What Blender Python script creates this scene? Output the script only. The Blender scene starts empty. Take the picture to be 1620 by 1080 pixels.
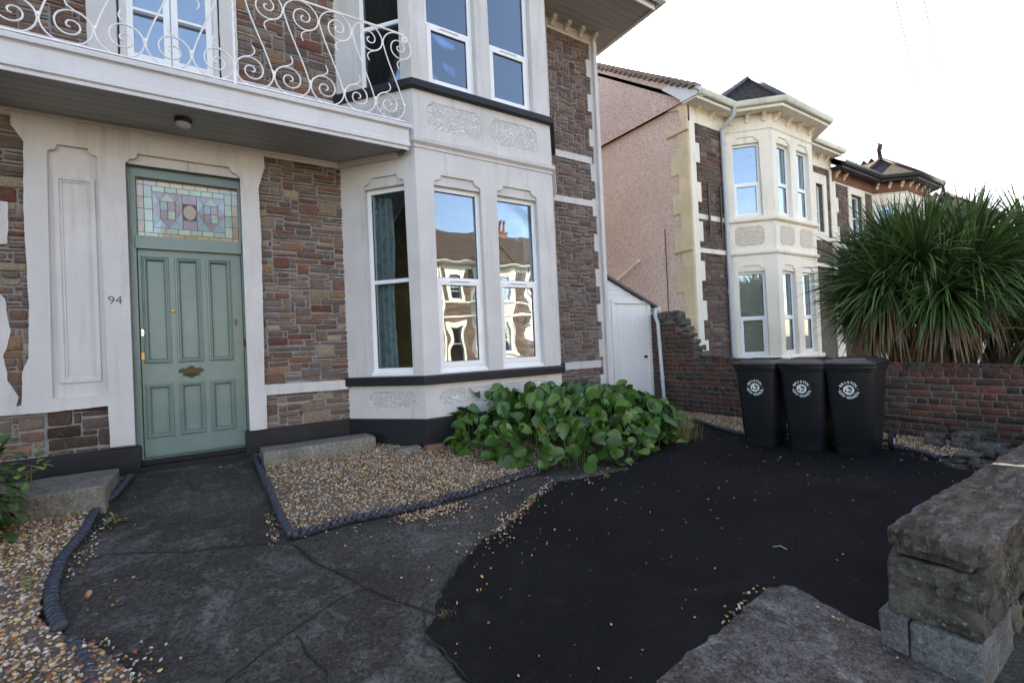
import bpy, bmesh, math, random
import numpy as np
from mathutils import Vector, Matrix
from mathutils.geometry import tessellate_polygon, delaunay_2d_cdt
R = math.radians
sc = bpy.context.scene
COL = sc.collection

# ------------------------------------------------------------------ camera
cam_d = bpy.data.cameras.new('camera'); cam = bpy.data.objects.new('camera', cam_d); COL.objects.link(cam)
yaw, pit, rol = 0.57680462, 0.00983596, -0.0449069
fw = Vector((math.sin(yaw)*math.cos(pit), math.cos(yaw)*math.cos(pit), math.sin(pit)))
rt = Vector((math.cos(yaw), -math.sin(yaw), 0)); up = rt.cross(fw)
r2 = math.cos(rol)*rt + math.sin(rol)*up; u2 = -math.sin(rol)*rt + math.cos(rol)*up
m = Matrix((r2, u2, -fw)).transposed().to_4x4(); m.translation = (0, 0, 1.66)
cam.matrix_world = m
cam_d.sensor_width = 36; cam_d.lens = 36*740.68/1620; cam_d.clip_start = 0.05; cam_d.clip_end = 600
sc.camera = cam

# ------------------------------------------------------------------ sky, sun, exposure
SUN_EL, SUN_AZ = R(38), R(38)          # azimuth from +Y (behind the house) towards +X
w = bpy.data.worlds.new('World'); sc.world = w; w.use_nodes = True
nt = w.node_tree; bg = nt.nodes['Background']
sky = nt.nodes.new('ShaderNodeTexSky'); sky.sky_type = 'NISHITA'; sky.sun_disc = False
sky.sun_elevation = SUN_EL; sky.sun_rotation = SUN_AZ; sky.air_density = 1.0; sky.dust_density = 1.0; sky.ozone_density = 2.0
nt.links.new(sky.outputs[0], bg.inputs[0]); bg.inputs[1].default_value = 0.15
sd = bpy.data.lights.new('sun', 'SUN'); sd.energy = 4.0; sd.angle = R(0.5); sd.color = (1, .93, .82)
so = bpy.data.objects.new('sun', sd); COL.objects.link(so)
sv = Vector((math.sin(SUN_AZ)*math.cos(SUN_EL), math.cos(SUN_AZ)*math.cos(SUN_EL), math.sin(SUN_EL)))
so.rotation_euler = sv.to_track_quat('Z', 'Y').to_euler(); so.location = (0, 0, 30)
sc.view_settings.view_transform = 'Standard'; sc.view_settings.look = 'None'
sc.view_settings.exposure = 2.25; sc.view_settings.gamma = 1
sc.view_settings.use_white_balance = True; sc.view_settings.white_balance_temperature = 8700; sc.view_settings.white_balance_tint = 16
sc.cycles.max_bounces = 8; sc.cycles.transparent_max_bounces = 12; sc.cycles.use_denoising = True

# ------------------------------------------------------------------ materials
def srgb(r, g, b, k=1.0):
    f = lambda c: ((c/255)/12.92 if c/255 <= .04045 else ((c/255+.055)/1.055)**2.4)
    return (f(r)*k, f(g)*k, f(b)*k, 1)
class NT:
    def __init__(s, name):
        s.m = bpy.data.materials.new(name); s.m.use_nodes = True; s.t = s.m.node_tree
        s.b = s.t.nodes['Principled BSDF']; s.out = s.t.nodes['Material Output']
        s.co = s.n('ShaderNodeTexCoord').outputs['Object']
    def n(s, k, **kw):
        x = s.t.nodes.new(k)
        for a, v in kw.items(): setattr(x, a, v)
        return x
    def link(s, a, b): s.t.links.new(a, b)
    def noise(s, scale, detail=4, rough=.55, vec=None, dist=0):
        x = s.n('ShaderNodeTexNoise'); x.inputs['Scale'].default_value = scale; x.inputs['Detail'].default_value = detail
        x.inputs['Roughness'].default_value = rough; x.inputs['Distortion'].default_value = dist; s.link(vec or s.co, x.inputs['Vector']); return x.outputs['Fac']
    def voro(s, scale, feature='F1', out='Distance', vec=None):
        x = s.n('ShaderNodeTexVoronoi', feature=feature); x.inputs['Scale'].default_value = scale; s.link(vec or s.co, x.inputs['Vector']); return x.outputs[out]
    def mapr(s, v, a, b, c=0, d=1):
        x = s.n('ShaderNodeMapRange'); s.link(v, x.inputs[0])
        for i, q in enumerate((a, b, c, d)): x.inputs[i+1].default_value = q
        return x.outputs[0]
    def mix(s, f, a, b, mode='MIX'):
        x = s.n('ShaderNodeMix', data_type='RGBA', blend_type=mode)
        for sock, v in ((x.inputs[0], f), (x.inputs[6], a), (x.inputs[7], b)):
            if hasattr(v, 'node'): s.link(v, sock)
            else: sock.default_value = v
        return x.outputs[2]
    def math(s, op, a, b=0):
        x = s.n('ShaderNodeMath', operation=op)
        for i, v in enumerate((a, b)):
            if hasattr(v, 'node'): s.link(v, x.inputs[i])
            else: x.inputs[i].default_value = v
        return x.outputs[0]
    def ramp(s, v, stops):
        x = s.n('ShaderNodeValToRGB'); s.link(v, x.inputs[0]); e = x.color_ramp.elements
        while len(e) < len(stops): e.new(.5)
        for el, (p, c) in zip(e, stops): el.position = p; el.color = c
        return x.outputs[0]
    def scale(s, x, y, z):
        k = s.n('ShaderNodeMapping'); k.inputs['Scale'].default_value = (x, y, z); s.link(s.co, k.inputs[0]); return k.outputs[0]
    def bump(s, h, dist, strength=1, prev=None):
        x = s.n('ShaderNodeBump'); s.link(h, x.inputs['Height']); x.inputs['Distance'].default_value = dist; x.inputs['Strength'].default_value = strength
        if prev: s.link(prev, x.inputs['Normal'])
        return x.outputs[0]
    def done(s, col, rough=.6, nrm=None, **kw):
        if hasattr(col, 'node'): s.link(col, s.b.inputs['Base Color'])
        else: s.b.inputs['Base Color'].default_value = col
        if hasattr(rough, 'node'): s.link(rough, s.b.inputs['Roughness'])
        else: s.b.inputs['Roughness'].default_value = rough
        if nrm: s.link(nrm, s.b.inputs['Normal'])
        for k, v in kw.items(): s.b.inputs[k].default_value = v
        return s.m
def paint(name, col, rough=.55, var=.12, dirt=(0, (0, 0, 0, 1)), bump=.0015, bs=60, streak=False, spec=.3):
    t = NT(name)
    dark = tuple(c*(1-var) for c in col[:3])+(1,); lite = tuple(min(1, c*(1+var*.5)) for c in col[:3])+(1,)
    c = t.mix(t.mapr(t.noise(1.7, 5), .3, .7), dark, lite)
    if dirt[0] > 0:
        v = t.scale(6, 6, .7) if streak else None
        d = t.mapr(t.noise(1.5 if streak else 5, 6, .65, v), .52, .78, 0, dirt[0]); c = t.mix(d, c, dirt[1])
    h = t.noise(bs, 4, .6)
    n = t.bump(h, bump, .8); n = t.bump(t.noise(9, 3), bump*2.5, .6, n)
    return t.done(c, rough, n, **{'Specular IOR Level': spec})
M = {}
M['cream'] = paint('grey_masonry_paint', (.60, .58, .575, 1), .6, .10, (.5, (.33, .31, .28, 1)), .002, 45, True)
M['cream_warm'] = paint('warm_masonry_paint', (.58, .54, .48, 1), .6, .08, (.3, (.35, .32, .27, 1)), .002, 45, True)
M['white_paint'] = paint('white_wood_paint', (.74, .74, .74, 1), .4, .05, (.25, (.45, .43, .38, 1)), .0006, 30, True, .4)
M['fascia'] = paint('pale_grey_gloss_paint', (.63, .62, .63, 1), .42, .06, (.25, (.38, .36, .33, 1)), .0008, 30, True, .4)
M['upvc'] = paint('white_plastic', (.83, .84, .85, 1), .25, .02, (0, (0, 0, 0, 1)), .0001, 20, False, .5)
M['gasket'] = paint('black_rubber', (.012, .012, .013, 1), .6, .1)
M['sill_black'] = paint('black_masonry_paint', (.014, .016, .02, 1), .45, .2, (.2, (.05, .05, .05, 1)), .002, 40)
M['metal_white'] = paint('white_enamelled_iron', (.88, .86, .86, 1), .35, .05, (.25, (.4, .3, .22, 1)), .0004, 80, False, .5)
M['brass'] = paint('tarnished_brass', (.075, .065, .045, 1), .4, .3, (.5, (.05, .05, .04, 1)))
M['brass'].node_tree.nodes['Principled BSDF'].inputs['Metallic'].default_value = .8
M['gold'] = paint('bright_brass', (.55, .33, .1, 1), .3, .2); M['gold'].node_tree.nodes['Principled BSDF'].inputs['Metallic'].default_value = .8
M['chrome'] = paint('steel', (.6, .6, .6, 1), .25, .1); M['chrome'].node_tree.nodes['Principled BSDF'].inputs['Metallic'].default_value = 1
M['nb_cream'] = paint('cream_stone_paint', (.86, .80, .69, 1), .65, .08, (.45, (.42, .36, .26, 1)), .003, 40, True)
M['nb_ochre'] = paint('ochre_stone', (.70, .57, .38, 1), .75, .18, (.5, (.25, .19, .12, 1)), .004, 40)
M['gutter_green'] = paint('grimy_white_gutter', (.62, .64, .55, 1), .4, .1, (.6, (.24, .28, .16, 1)), .001, 30)
M['pipe_grey'] = paint('pale_blue_grey_pipe_paint', (.50, .53, .56, 1), .35, .08, (.3, (.3, .3, .28, 1)), .0006, 30)
M['pipe_black'] = paint('black_pipe_paint', (.02, .022, .025, 1), .4, .2)
M['lead'] = paint('lead_flashing', (.1, .1, .11, 1), .6, .2)
M['soffit'] = paint('grey_soffit_paint', (.34, .325, .30, 1), .55, .12, (.3, (.1, .08, .06, 1)), .001, 30)
M['blind'] = paint('cream_blind', (.85, .80, .64, 1), .7, .1)
M['dark_room'] = paint('dim_room_paint', (.07, .055, .04, 1), .9, .3)
M['brown_room'] = paint('brown_room_paint', (.50, .36, .19, 1), .9, .2)
M['dark_metal'] = paint('dark_bronze', (.05, .035, .03, 1), .4, .2)
M['opal'] = paint('opal_plastic', (.6, .58, .6, 1), .35, .05)
M['ridge'] = paint('dark_ridge_tile', (.075, .038, .03, 1), .85, .3, (.5, (.04, .03, .03, 1)), .003, 40)
M['terracotta'] = paint('terracotta', (.26, .13, .08, 1), .8, .25, (.5, (.1, .07, .06, 1)), .003, 40)
M['orange_brick'] = paint('orange_red_brick', (.24, .105, .065, 1), .8, .3, (.5, (.12, .06, .05, 1)), .003, 40)
M['blue_plastic'] = paint('dusty_blue_plastic', (.12, .2, .34, 1), .4, .1)
M['wire'] = paint('grey_wire', (.07, .07, .075, 1), .6, .1)
M['cable'] = paint('painted_cable', (.5, .45, .38, 1), .6, .1)
M['black_plastic'] = paint('weathered_black_plastic', (.013, .0145, .018, 1), .40, .25, (.3, (.035, .035, .036, 1)), .0008, 60)
M['white_letter'] = paint('white_print', (.7, .74, .76, 1), .5, .06)
M['number'] = paint('tarnished_numeral', (.13, .12, .1, 1), .5, .2)

def soffit_boards():
    t = NT('grey_tongue_and_groove'); sep = t.n('ShaderNodeSeparateXYZ'); t.link(t.co, sep.inputs[0])
    y = t.math('FRACT', t.math('MULTIPLY', sep.outputs[1], 1/.115)); g = t.math('LESS_THAN', y, .05)
    c = t.mix(t.mapr(t.noise(3, 4, .6, t.scale(.5, 6, 1)), .3, .7), (.30, .285, .262, 1), (.39, .372, .345, 1))
    c = t.mix(g, c, (.09, .083, .075, 1)); return t.done(c, .5, t.bump(g, -.004, 1))
M['boards'] = soffit_boards()

def door_mat():
    t = NT('sage_green_gloss_paint')
    c = t.mix(t.mapr(t.noise(2.5, 5), .3, .7), (.125, .200, .186, 1), (.155, .236, .218, 1))
    c = t.mix(t.mapr(t.noise(30, 6, .7, t.scale(1, 1, .25)), .62, .75, 0, .35), c, (.09, .17, .15, 1))
    n = t.bump(t.noise(55, 5, .6, t.scale(1, 1, .3)), .0022, .9); n = t.bump(t.noise(7, 3), .006, .5, n)
    return t.done(c, .26, n, **{'Specular IOR Level': .6})
M['door'] = door_mat()

def stone_attr(name, nscale=35, bump=.006, rough=.88, var=.45, blotch=(.05, .045, .04, 1), ba=.5, red=None):
    t = NT(name); a = t.n('ShaderNodeAttribute', attribute_name='Col').outputs['Color']
    v = t.mapr(t.noise(nscale, 6, .7), .25, .75, 1-var, 1+var*.7)
    c = t.mix(1, a, v, 'MULTIPLY')
    c = t.mix(t.mapr(t.noise(14, 5, .7), .55, .72, 0, ba), c, blotch)
    c = t.mix(t.mapr(t.noise(9, 6, .7), .56, .66, 0, ba*.7), c, red) if red else c
    c = t.mix(t.mapr(t.noise(26, 6, .75), .56, .70, 0, .45), c, (.30, .25, .20, 1))
    c = t.mix(t.mapr(t.noise(90, 3, .7), .66, .74, 0, .6), c, (.45, .43, .4, 1))
    n = t.bump(t.noise(nscale, 7, .72), bump, 1); n = t.bump(t.noise(120, 3), bump*.35, 1, n)
    return t.done(c, rough, n, **{'Specular IOR Level': .2})
M['rubble'] = stone_attr('pennant_rubble_stone', 35, .010, red=(.14, .06, .04, 1))
M['brick'] = stone_attr('old_red_brick', 45, .005, .88, .4, (.06, .05, .045, 1), .65)
M['pebble'] = stone_attr('gravel_pebble', 60, .001, .6, .3, (.1, .07, .05, 1), .2)
M['glassmosaic'] = None

def mortar(name, a, b):
    t = NT(name); c = t.mix(t.mapr(t.noise(12, 6, .7), .3, .7), a, b)
    return t.done(c, .95, t.bump(t.noise(80, 6, .7), .006, 1), **{'Specular IOR Level': .1})
M['mortar'] = mortar('grey_mortar', (.20, .19, .19, 1), (.31, .295, .29, 1))
M['mortar_dark'] = mortar('dirty_mortar', (.075, .068, .06, 1), (.21, .19, .165, 1))

def roughcast():
    t = NT('stippled_plaster'); c = t.mix(t.mapr(t.noise(8, 4), .3, .7), (.76, .74, .73, 1), (.84, .82, .81, 1))
    v = t.noise(38, 3, .5, dist=1.2); n = t.bump(t.mapr(v, .40, .6), .016, 1)
    return t.done(c, .6, n)
M['roughcast'] = roughcast()
def roughcast2():
    t = NT('stippled_cream_plaster'); c = t.mix(t.mapr(t.noise(20, 4), .3, .7), (.72, .62, .48, 1), (.86, .80, .68, 1))
    n = t.bump(t.mapr(t.noise(30, 3, .5, dist=1.2), .42, .6), .012, 1); return t.done(c, .7, n)
M['roughcast_nb'] = roughcast2()

def pebbledash():
    t = NT('pink_pebbledash')
    v = t.voro(70, out='Color'); sep = t.n('ShaderNodeSeparateColor'); t.link(v, sep.inputs[0])
    c = t.ramp(sep.outputs[0], [(0, srgb(176, 138, 128)), (.3, srgb(236, 206, 192)), (.6, srgb(250, 232, 220)), (1, srgb(206, 168, 156))])
    c = t.mix(t.mapr(t.noise(.7, 5, .6), .35, .7, 0, .3), c, srgb(165, 130, 118))
    n = t.bump(t.voro(70), -.012, 1)
    return t.done(c, .9, n, **{'Specular IOR Level': .15})
M['pebbledash'] = pebbledash()

def concrete(name, a, b, stain, lscale=1.2, patch=(.13, .125, .125, 1)):
    t = NT(name)
    c = t.mix(t.mapr(t.noise(lscale, 7, .65), .38, .62), a, b)
    c = t.mix(t.mapr(t.noise(1.6, 9, .8, dist=.6), .52, .68, 0, .85), c, patch)
    c = t.mix(t.mapr(t.noise(6, 8, .8), .54, .66, 0, .6), c, patch)
    c = t.mix(t.mapr(t.noise(38, 6, .8), .46, .60, 0, .8), c, stain)
    c = t.mix(t.mapr(t.noise(55, 5, .85), .56, .66, 0, .8), c, tuple(min(1, x*2.2) for x in b[:3])+(1,))
    c = t.mix(t.mapr(t.voro(75), 0.06, .20, .5, 0), c, patch)
    n = t.bump(t.noise(28, 7, .7), .010, 1); n = t.bump(t.noise(110, 4, .7), .005, 1, n)
    return t.done(c, t.mapr(t.noise(4, 4), .3, .7, .7, .95), n, **{'Specular IOR Level': .15})
M['concrete'] = concrete('stained_concrete', (.036, .031, .026, 1), (.076, .068, .059, 1), (.015, .013, .011, 1), 1.0, (.19, .178, .166, 1))
M['pavement'] = concrete('worn_pale_concrete', (.05, .043, .038, 1), (.14, .128, .118, 1), (.018, .015, .013, 1), 4.5, (.34, .32, .305, 1))
M['block'] = concrete('weathered_concrete_block', (.15, .135, .11, 1), (.25, .23, .195, 1), (.09, .08, .065, 1), 4, (.3, .28, .25, 1))
M['cement'] = concrete('blue_grey_cement_render', (.09, .093, .095, 1), (.17, .175, .178, 1), (.05, .05, .05, 1), 5, (.2, .21, .22, 1))
def asphalt():
    t = NT('black_tarmac')
    c = t.mix(t.mapr(t.noise(1.1, 6, .6), .35, .7), (.0048, .0047, .0048, 1), (.0105, .0102, .0102, 1))
    c = t.mix(t.mapr(t.noise(2.3, 6, .7), .62, .76, 0, .5), c, (.024, .019, .013, 1))
    c = t.mix(t.mapr(t.noise(45, 6, .9), .54, .66, 0, .6), c, (.026, .0255, .025, 1)); c = t.mix(t.mapr(t.voro(38), .03, .11, 1, 0), c, (.09, .088, .084, 1)); c = t.mix(t.mapr(t.noise(1.3, 8, .75), .56, .66, 0, .5), c, (.026, .023, .019, 1)); c = t.mix(t.mapr(t.noise(.9, 7, .7, dist=1), .55, .7, 0, .45), c, (.022, .021, .019, 1))
    n = t.bump(t.voro(130), -.006, 1); n = t.bump(t.noise(9, 5, .6), .02, .6, n)
    return t.done(c, .85, n, **{'Specular IOR Level': .12})
M['asphalt'] = asphalt()
def sandstone():
    t = NT('lichened_sandstone')
    v = t.scale(1, 1, 3)
    c = t.mix(t.mapr(t.noise(5, 8, .75, v), .35, .65), (.085, .076, .062, 1), (.25, .23, .195, 1))
    c = t.mix(t.mapr(t.noise(7, 9, .8, dist=.5), .50, .60, 0, .85), c, (.04, .036, .033, 1))
    c = t.mix(t.mapr(t.noise(24, 6, .8), .56, .66, 0, .9), c, (.36, .35, .32, 1))
    c = t.mix(t.mapr(t.noise(45, 6, .8), .54, .64, 0, .7), c, (.06, .052, .042, 1))
    c = t.mix(t.mapr(t.voro(13), .07, .12, .75, 0), c, (.46, .46, .44, 1))
    n = t.bump(t.noise(12, 9, .8), .05, 1); n = t.bump(t.noise(60, 6, .75), .012, 1, n)
    return t.done(c, .95, n, **{'Specular IOR Level': .1})
M['sandstone'] = sandstone()
def sandstone_top():
    t = NT('weathered_brown_coping_stone')
    v = t.scale(.8, 3.2, 1.5)
    c = t.mix(t.mapr(t.noise(3.5, 9, .8, v), .38, .60), (.055, .038, .031, 1), (.19, .155, .125, 1))
    c = t.mix(t.mapr(t.noise(5, 9, .85, v, .6), .50, .60, 0, .9), c, (.30, .29, .26, 1))
    c = t.mix(t.mapr(t.noise(30, 6, .8), .54, .62, 0, .7), c, (.035, .028, .024, 1))
    c = t.mix(t.mapr(t.noise(2.2, 6, .7), .56, .7, 0, .6), c, (.06, .085, .075, 1))
    c = t.mix(t.mapr(t.voro(8), .04, .075, .9, 0), c, (.02, .018, .018, 1))
    n = t.bump(t.noise(9, 9, .8, v), .05, 1); n = t.bump(t.noise(60, 6, .75), .012, 1, n)
    return t.done(c, .92, n, **{'Specular IOR Level': .12})
M['coping'] = sandstone_top()
def tiles(name, a, b, along=(1, 0, 0), sx=.3, sz=.2):
    t = NT(name); br = t.n('ShaderNodeTexBrick'); uv = t.n('ShaderNodeUVMap').outputs[0]
    t.link(uv, br.inputs['Vector']); br.inputs['Color1'].default_value = a; br.inputs['Color2'].default_value = b
    br.inputs['Mortar'].default_value = (a[0]*.25, a[1]*.25, a[2]*.25, 1); br.inputs['Scale'].default_value = 1
    br.inputs['Brick Width'].default_value = sx; br.inputs['Row Height'].default_value = sz; br.inputs['Mortar Size'].default_value = .02
    br.inputs['Mortar Smooth'].default_value = .6
    c = t.mix(t.mapr(t.noise(4, 6, .7), .4, .7, 0, .6), br.outputs['Color'], (b[0]*.5, b[1]*.52, b[2]*.45, 1))
    sep = t.n('ShaderNodeSeparateXYZ'); t.link(uv, sep.inputs[0])
    saw = t.math('FRACT', t.math('MULTIPLY', sep.outputs[1], 1/sz))
    n = t.bump(saw, -.035, 1); n = t.bump(br.outputs['Fac'], -.01, 1, n); return t.done(c, .9, n, **{'Specular IOR Level': .12})
M['slate'] = tiles('dark_concrete_tiles', (.018, .016, .016, 1), (.034, .03, .03, 1))
M['slate_blue'] = tiles('blue_grey_slates', (.016, .019, .024, 1), (.032, .036, .042, 1), sx=.28, sz=.22)
M['tile_brown'] = tiles('brown_roof_tiles', (.075, .055, .045, 1), (.115, .085, .07, 1))

def glass(name='window_glass', boost=4.5, wob=.0035, tint=(.70, .86, 1, 1)):
    t = NT(name); t.t.nodes.remove(t.b)
    fr = t.n('ShaderNodeFresnel'); fr.inputs[0].default_value = 1.52
    f = t.n('ShaderNodeMath', operation='MULTIPLY'); f.use_clamp = True; t.link(fr.outputs[0], f.inputs[0]); f.inputs[1].default_value = boost
    gl = t.n('ShaderNodeBsdfGlossy'); gl.inputs['Roughness'].default_value = 0.0; gl.inputs[0].default_value = tint
    n = t.bump(t.noise(2.2, 1, .4), wob, 1); t.link(n, gl.inputs['Normal'])
    tr = t.n('ShaderNodeBsdfTransparent'); tr.inputs[0].default_value = (.97, .985, .98, 1)
    mx = t.n('ShaderNodeMixShader'); t.link(f.outputs[0], mx.inputs[0]); t.link(tr.outputs[0], mx.inputs[1]); t.link(gl.outputs[0], mx.inputs[2])
    t.link(mx.outputs[0], t.out.inputs[0]); return t.m
M['glass'] = glass()

def leaf_mat(name, a, b, rough=.35, spec=.5, trans=.0):
    t = NT(name); at = t.n('ShaderNodeAttribute', attribute_name='Col').outputs['Color']
    v = t.mapr(t.noise(30, 4), .3, .7, .75, 1.2); c = t.mix(1, at, v, 'MULTIPLY')
    m_ = t.done(c, rough, t.bump(t.noise(60, 3), .002, .6), **{'Specular IOR Level': spec})
    return m_
M['leaf'] = leaf_mat('glossy_green_leaf', 0, 0, .36, .4)
M['blade'] = leaf_mat('cordyline_blade', 0, 0, .42)
M['curtain'] = None
def curtain():
    t = NT('blue_damask_curtain'); c = t.mix(t.mapr(t.voro(9), .2, .5), (.30, .42, .46, 1), (.46, .56, .58, 1))
    return t.done(c, .6)
M['curtain'] = curtain()
M['net'] = paint('cream_net_curtain', (.78, .74, .66, 1), .8, .1)

# ------------------------------------------------------------------ mesh builder
class Fr:                                      # wall frame: u along the wall, z up, d outwards
    def __init__(s, o, U, N): s.o = o; s.U = U; s.N = N
    def __call__(s, u, z, d=0): return (s.o[0]+u*s.U[0]+d*s.N[0], s.o[1]+u*s.U[1]+d*s.N[1], z)
class MB:
    def __init__(s): s.v = []; s.f = []; s.c = []; s.mi = []; s.uv = {}
    def add(s, vs, fs, col=None, mi=0):
        k = len(s.v); s.v += [tuple(x) for x in vs]
        for f in fs: s.f.append(tuple(i+k for i in f)); s.c.append(col); s.mi.append(mi)
    def quad(s, a, b, c, d, **k): s.add([a, b, c, d], [(0, 1, 2, 3)], **k)
    def box(s, x0, x1, y0, y1, z0, z1, **k):
        s.add([(x, y, z) for z in (z0, z1) for y in (y0, y1) for x in (x0, x1)],
              [(0, 2, 3, 1), (4, 5, 7, 6), (0, 1, 5, 4), (2, 6, 7, 3), (0, 4, 6, 2), (1, 3, 7, 5)], **k); return s
    def fbox(s, F, u0, u1, z0, z1, d0, d1, **k):
        s.add([F(u, z, d) for d in (d0, d1) for z in (z0, z1) for u in (u0, u1)],
              [(0, 2, 3, 1), (4, 5, 7, 6), (0, 1, 5, 4), (2, 6, 7, 3), (0, 4, 6, 2), (1, 3, 7, 5)], **k); return s
    def poly(s, F, outer, holes, d0, d1, **k):   # extruded polygon with holes in a wall frame
        loops = [outer]+holes; flat = [p for l in loops for p in l]
        tris = tessellate_polygon([[Vector((p[0], p[1], 0)) for p in l] for l in loops])
        n = len(flat); vs = [F(p[0], p[1], d1) for p in flat]+[F(p[0], p[1], d0) for p in flat]; fs = []
        for t in tris: fs.append(tuple(t)); fs.append(tuple(i+n for i in reversed(t)))
        b = 0
        for l in loops:
            for i in range(len(l)): j = (i+1) % len(l); fs.append((b+i, b+j, b+j+n, b+i+n))
            b += len(l)
        s.add(vs, fs, **k); return s
    def sweep(s, path, prof, closed=False, **k):  # path of (x,y) ; profile of (d,z), d = to the right-hand outside
        P = [Vector(p) for p in path]; n = len(P); rows = []
        for i in range(n):
            if closed: a, b = P[i-1], P[(i+1) % n]
            else: a, b = P[max(i-1, 0)], P[min(i+1, n-1)]
            d1 = (P[i]-a).normalized() if (P[i]-a).length > 1e-6 else None; d2 = (b-P[i]).normalized() if (b-P[i]).length > 1e-6 else None
            n1 = Vector((d1.y, -d1.x)) if d1 else None; n2 = Vector((d2.y, -d2.x)) if d2 else None
            if n1 is None: q = n2
            elif n2 is None: q = n1
            else: q = (n1+n2); q = q/(q.length_squared)*2
            rows.append([(P[i].x+q.x*d, P[i].y+q.y*d, z) for d, z in prof])
        m_ = len(prof); vs = [v for r in rows for v in r]; fs = []
        for i in range(n if closed else n-1):
            for j in range(m_): a = i*m_+j; b = i*m_+(j+1) % m_; c = ((i+1) % n)*m_+(j+1) % m_; d = ((i+1) % n)*m_+j; fs.append((a, b, c, d))
        if not closed: fs.append(tuple(range(m_))); fs.append(tuple(reversed(range((n-1)*m_, n*m_))))
        s.add(vs, fs, **k); return s
    def tube(s, pts, r, seg=6, caps=True, **k):
        P = [Vector(p) for p in pts]; n = len(P); vs = []; fs = []; ref = None
        for i in range(n):
            t = (P[min(i+1, n-1)]-P[max(i-1, 0)]).normalized()
            if ref is None: ref = t.orthogonal().normalized()
            ref = (ref-t*ref.dot(t)); ref = ref.normalized() if ref.length > 1e-6 else t.orthogonal().normalized()
            b = t.cross(ref); rr = r[i] if isinstance(r, (list, tuple)) else r
            for j in range(seg): a = 2*math.pi*j/seg; vs.append(P[i]+ref*math.cos(a)*rr+b*math.sin(a)*rr)
        for i in range(n-1):
            for j in range(seg): fs.append((i*seg+j, i*seg+(j+1) % seg, (i+1)*seg+(j+1) % seg, (i+1)*seg+j))
        if caps: fs.append(tuple(reversed(range(seg)))); fs.append(tuple(range((n-1)*seg, n*seg)))
        s.add(vs, fs, **k); return s
    def lathe(s, c, prof, seg=20, axis='z', **k):
        vs = []; fs = []
        for r_, h in prof:
            for j in range(seg):
                a = 2*math.pi*j/seg; p = (r_*math.cos(a), r_*math.sin(a), h)
                if axis == 'y': p = (p[0], p[2], p[1])
                if axis == 'x': p = (p[2], p[0], p[1])
                vs.append((c[0]+p[0], c[1]+p[1], c[2]+p[2]))
        for i in range(len(prof)-1):
            for j in range(seg): fs.append((i*seg+j, i*seg+(j+1) % seg, (i+1)*seg+(j+1) % seg, (i+1)*seg+j))
        fs.append(tuple(reversed(range(seg)))); fs.append(tuple(range((len(prof)-1)*seg, len(prof)*seg)))
        s.add(vs, fs, **k); return s
    def blob(s, c, rx, ry, rz, seg=10, rings=6, jit=0, rot=0, **k):
        vs = []; fs = []
        for i in range(rings+1):
            th = math.pi*i/rings
            for j in range(seg):
                a = 2*math.pi*j/seg; q = 1+random.uniform(-jit, jit)
                x, y, z = rx*math.sin(th)*math.cos(a)*q, ry*math.sin(th)*math.sin(a)*q, rz*math.cos(th)*q
                vs.append((c[0]+x*math.cos(rot)-y*math.sin(rot), c[1]+x*math.sin(rot)+y*math.cos(rot), c[2]+z))
        for i in range(rings):
            for j in range(seg): fs.append((i*seg+j, (i+1)*seg+j, (i+1)*seg+(j+1) % seg, i*seg+(j+1) % seg))
        s.add(vs, fs, **k); return s
    def build(s, name, mat, parent=None, smooth=False, bevel=0, recalc=True, angle=None, uvs=None):
        me = bpy.data.meshes.new(name); me.from_pydata(s.v, [], s.f)
        mats = mat if isinstance(mat, (list, tuple)) else [mat]
        for q in mats: me.materials.append(q)
        if len(mats) > 1: me.polygons.foreach_set('material_index', s.mi)
        if any(c is not None for c in s.c):
            at = me.attributes.new('Col', 'FLOAT_COLOR', 'FACE'); a = np.ones((len(s.f), 4), np.float32)
            a[:, :3] = [(c or (.3, .3, .3))[:3] for c in s.c]; at.data.foreach_set('color', a.ravel())
        if recalc:
            bm = bmesh.new(); bm.from_mesh(me); bmesh.ops.recalc_face_normals(bm, faces=bm.faces); bm.to_mesh(me); bm.free()
        if smooth: me.polygons.foreach_set('use_smooth', [True]*len(me.polygons))
        me.update()
        if angle and smooth: me.set_sharp_from_angle(angle=R(angle))
        o = bpy.data.objects.new(name, me); COL.objects.link(o)
        if bevel:
            b = o.modifiers.new('bevel', 'BEVEL'); b.width = bevel; b.segments = 2; b.limit_method = 'ANGLE'; b.angle_limit = R(40)
        if parent: setp(o, parent)
        return o
LOCAL = set()
def world_off(p):
    v = Vector((0, 0, 0))
    while p is not None: v += Vector(p.location) if not p.get('_w') else Vector((0, 0, 0)); p = p.parent
    return v
def setp(o, p):
    o.parent = p
    root = p
    while root.parent: root = root.parent
    if p is root and root.name not in LOCAL: o.matrix_parent_inverse = Matrix.Translation(root.location).inverted()
def thing(name, label, cat, loc=(0, 0, 0), group=None):
    o = bpy.data.objects.new(name, None); o.empty_display_size = .2; COL.objects.link(o); o.location = loc
    o['label'] = label; o['category'] = cat
    if group: o['group'] = group
    return o
def tag(o, label, cat, group=None, kind=None):
    o['label'] = label; o['category'] = cat
    if group: o['group'] = group
    if kind: o['kind'] = kind
    return o
def struct(o): o['kind'] = 'structure'; return o

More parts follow.
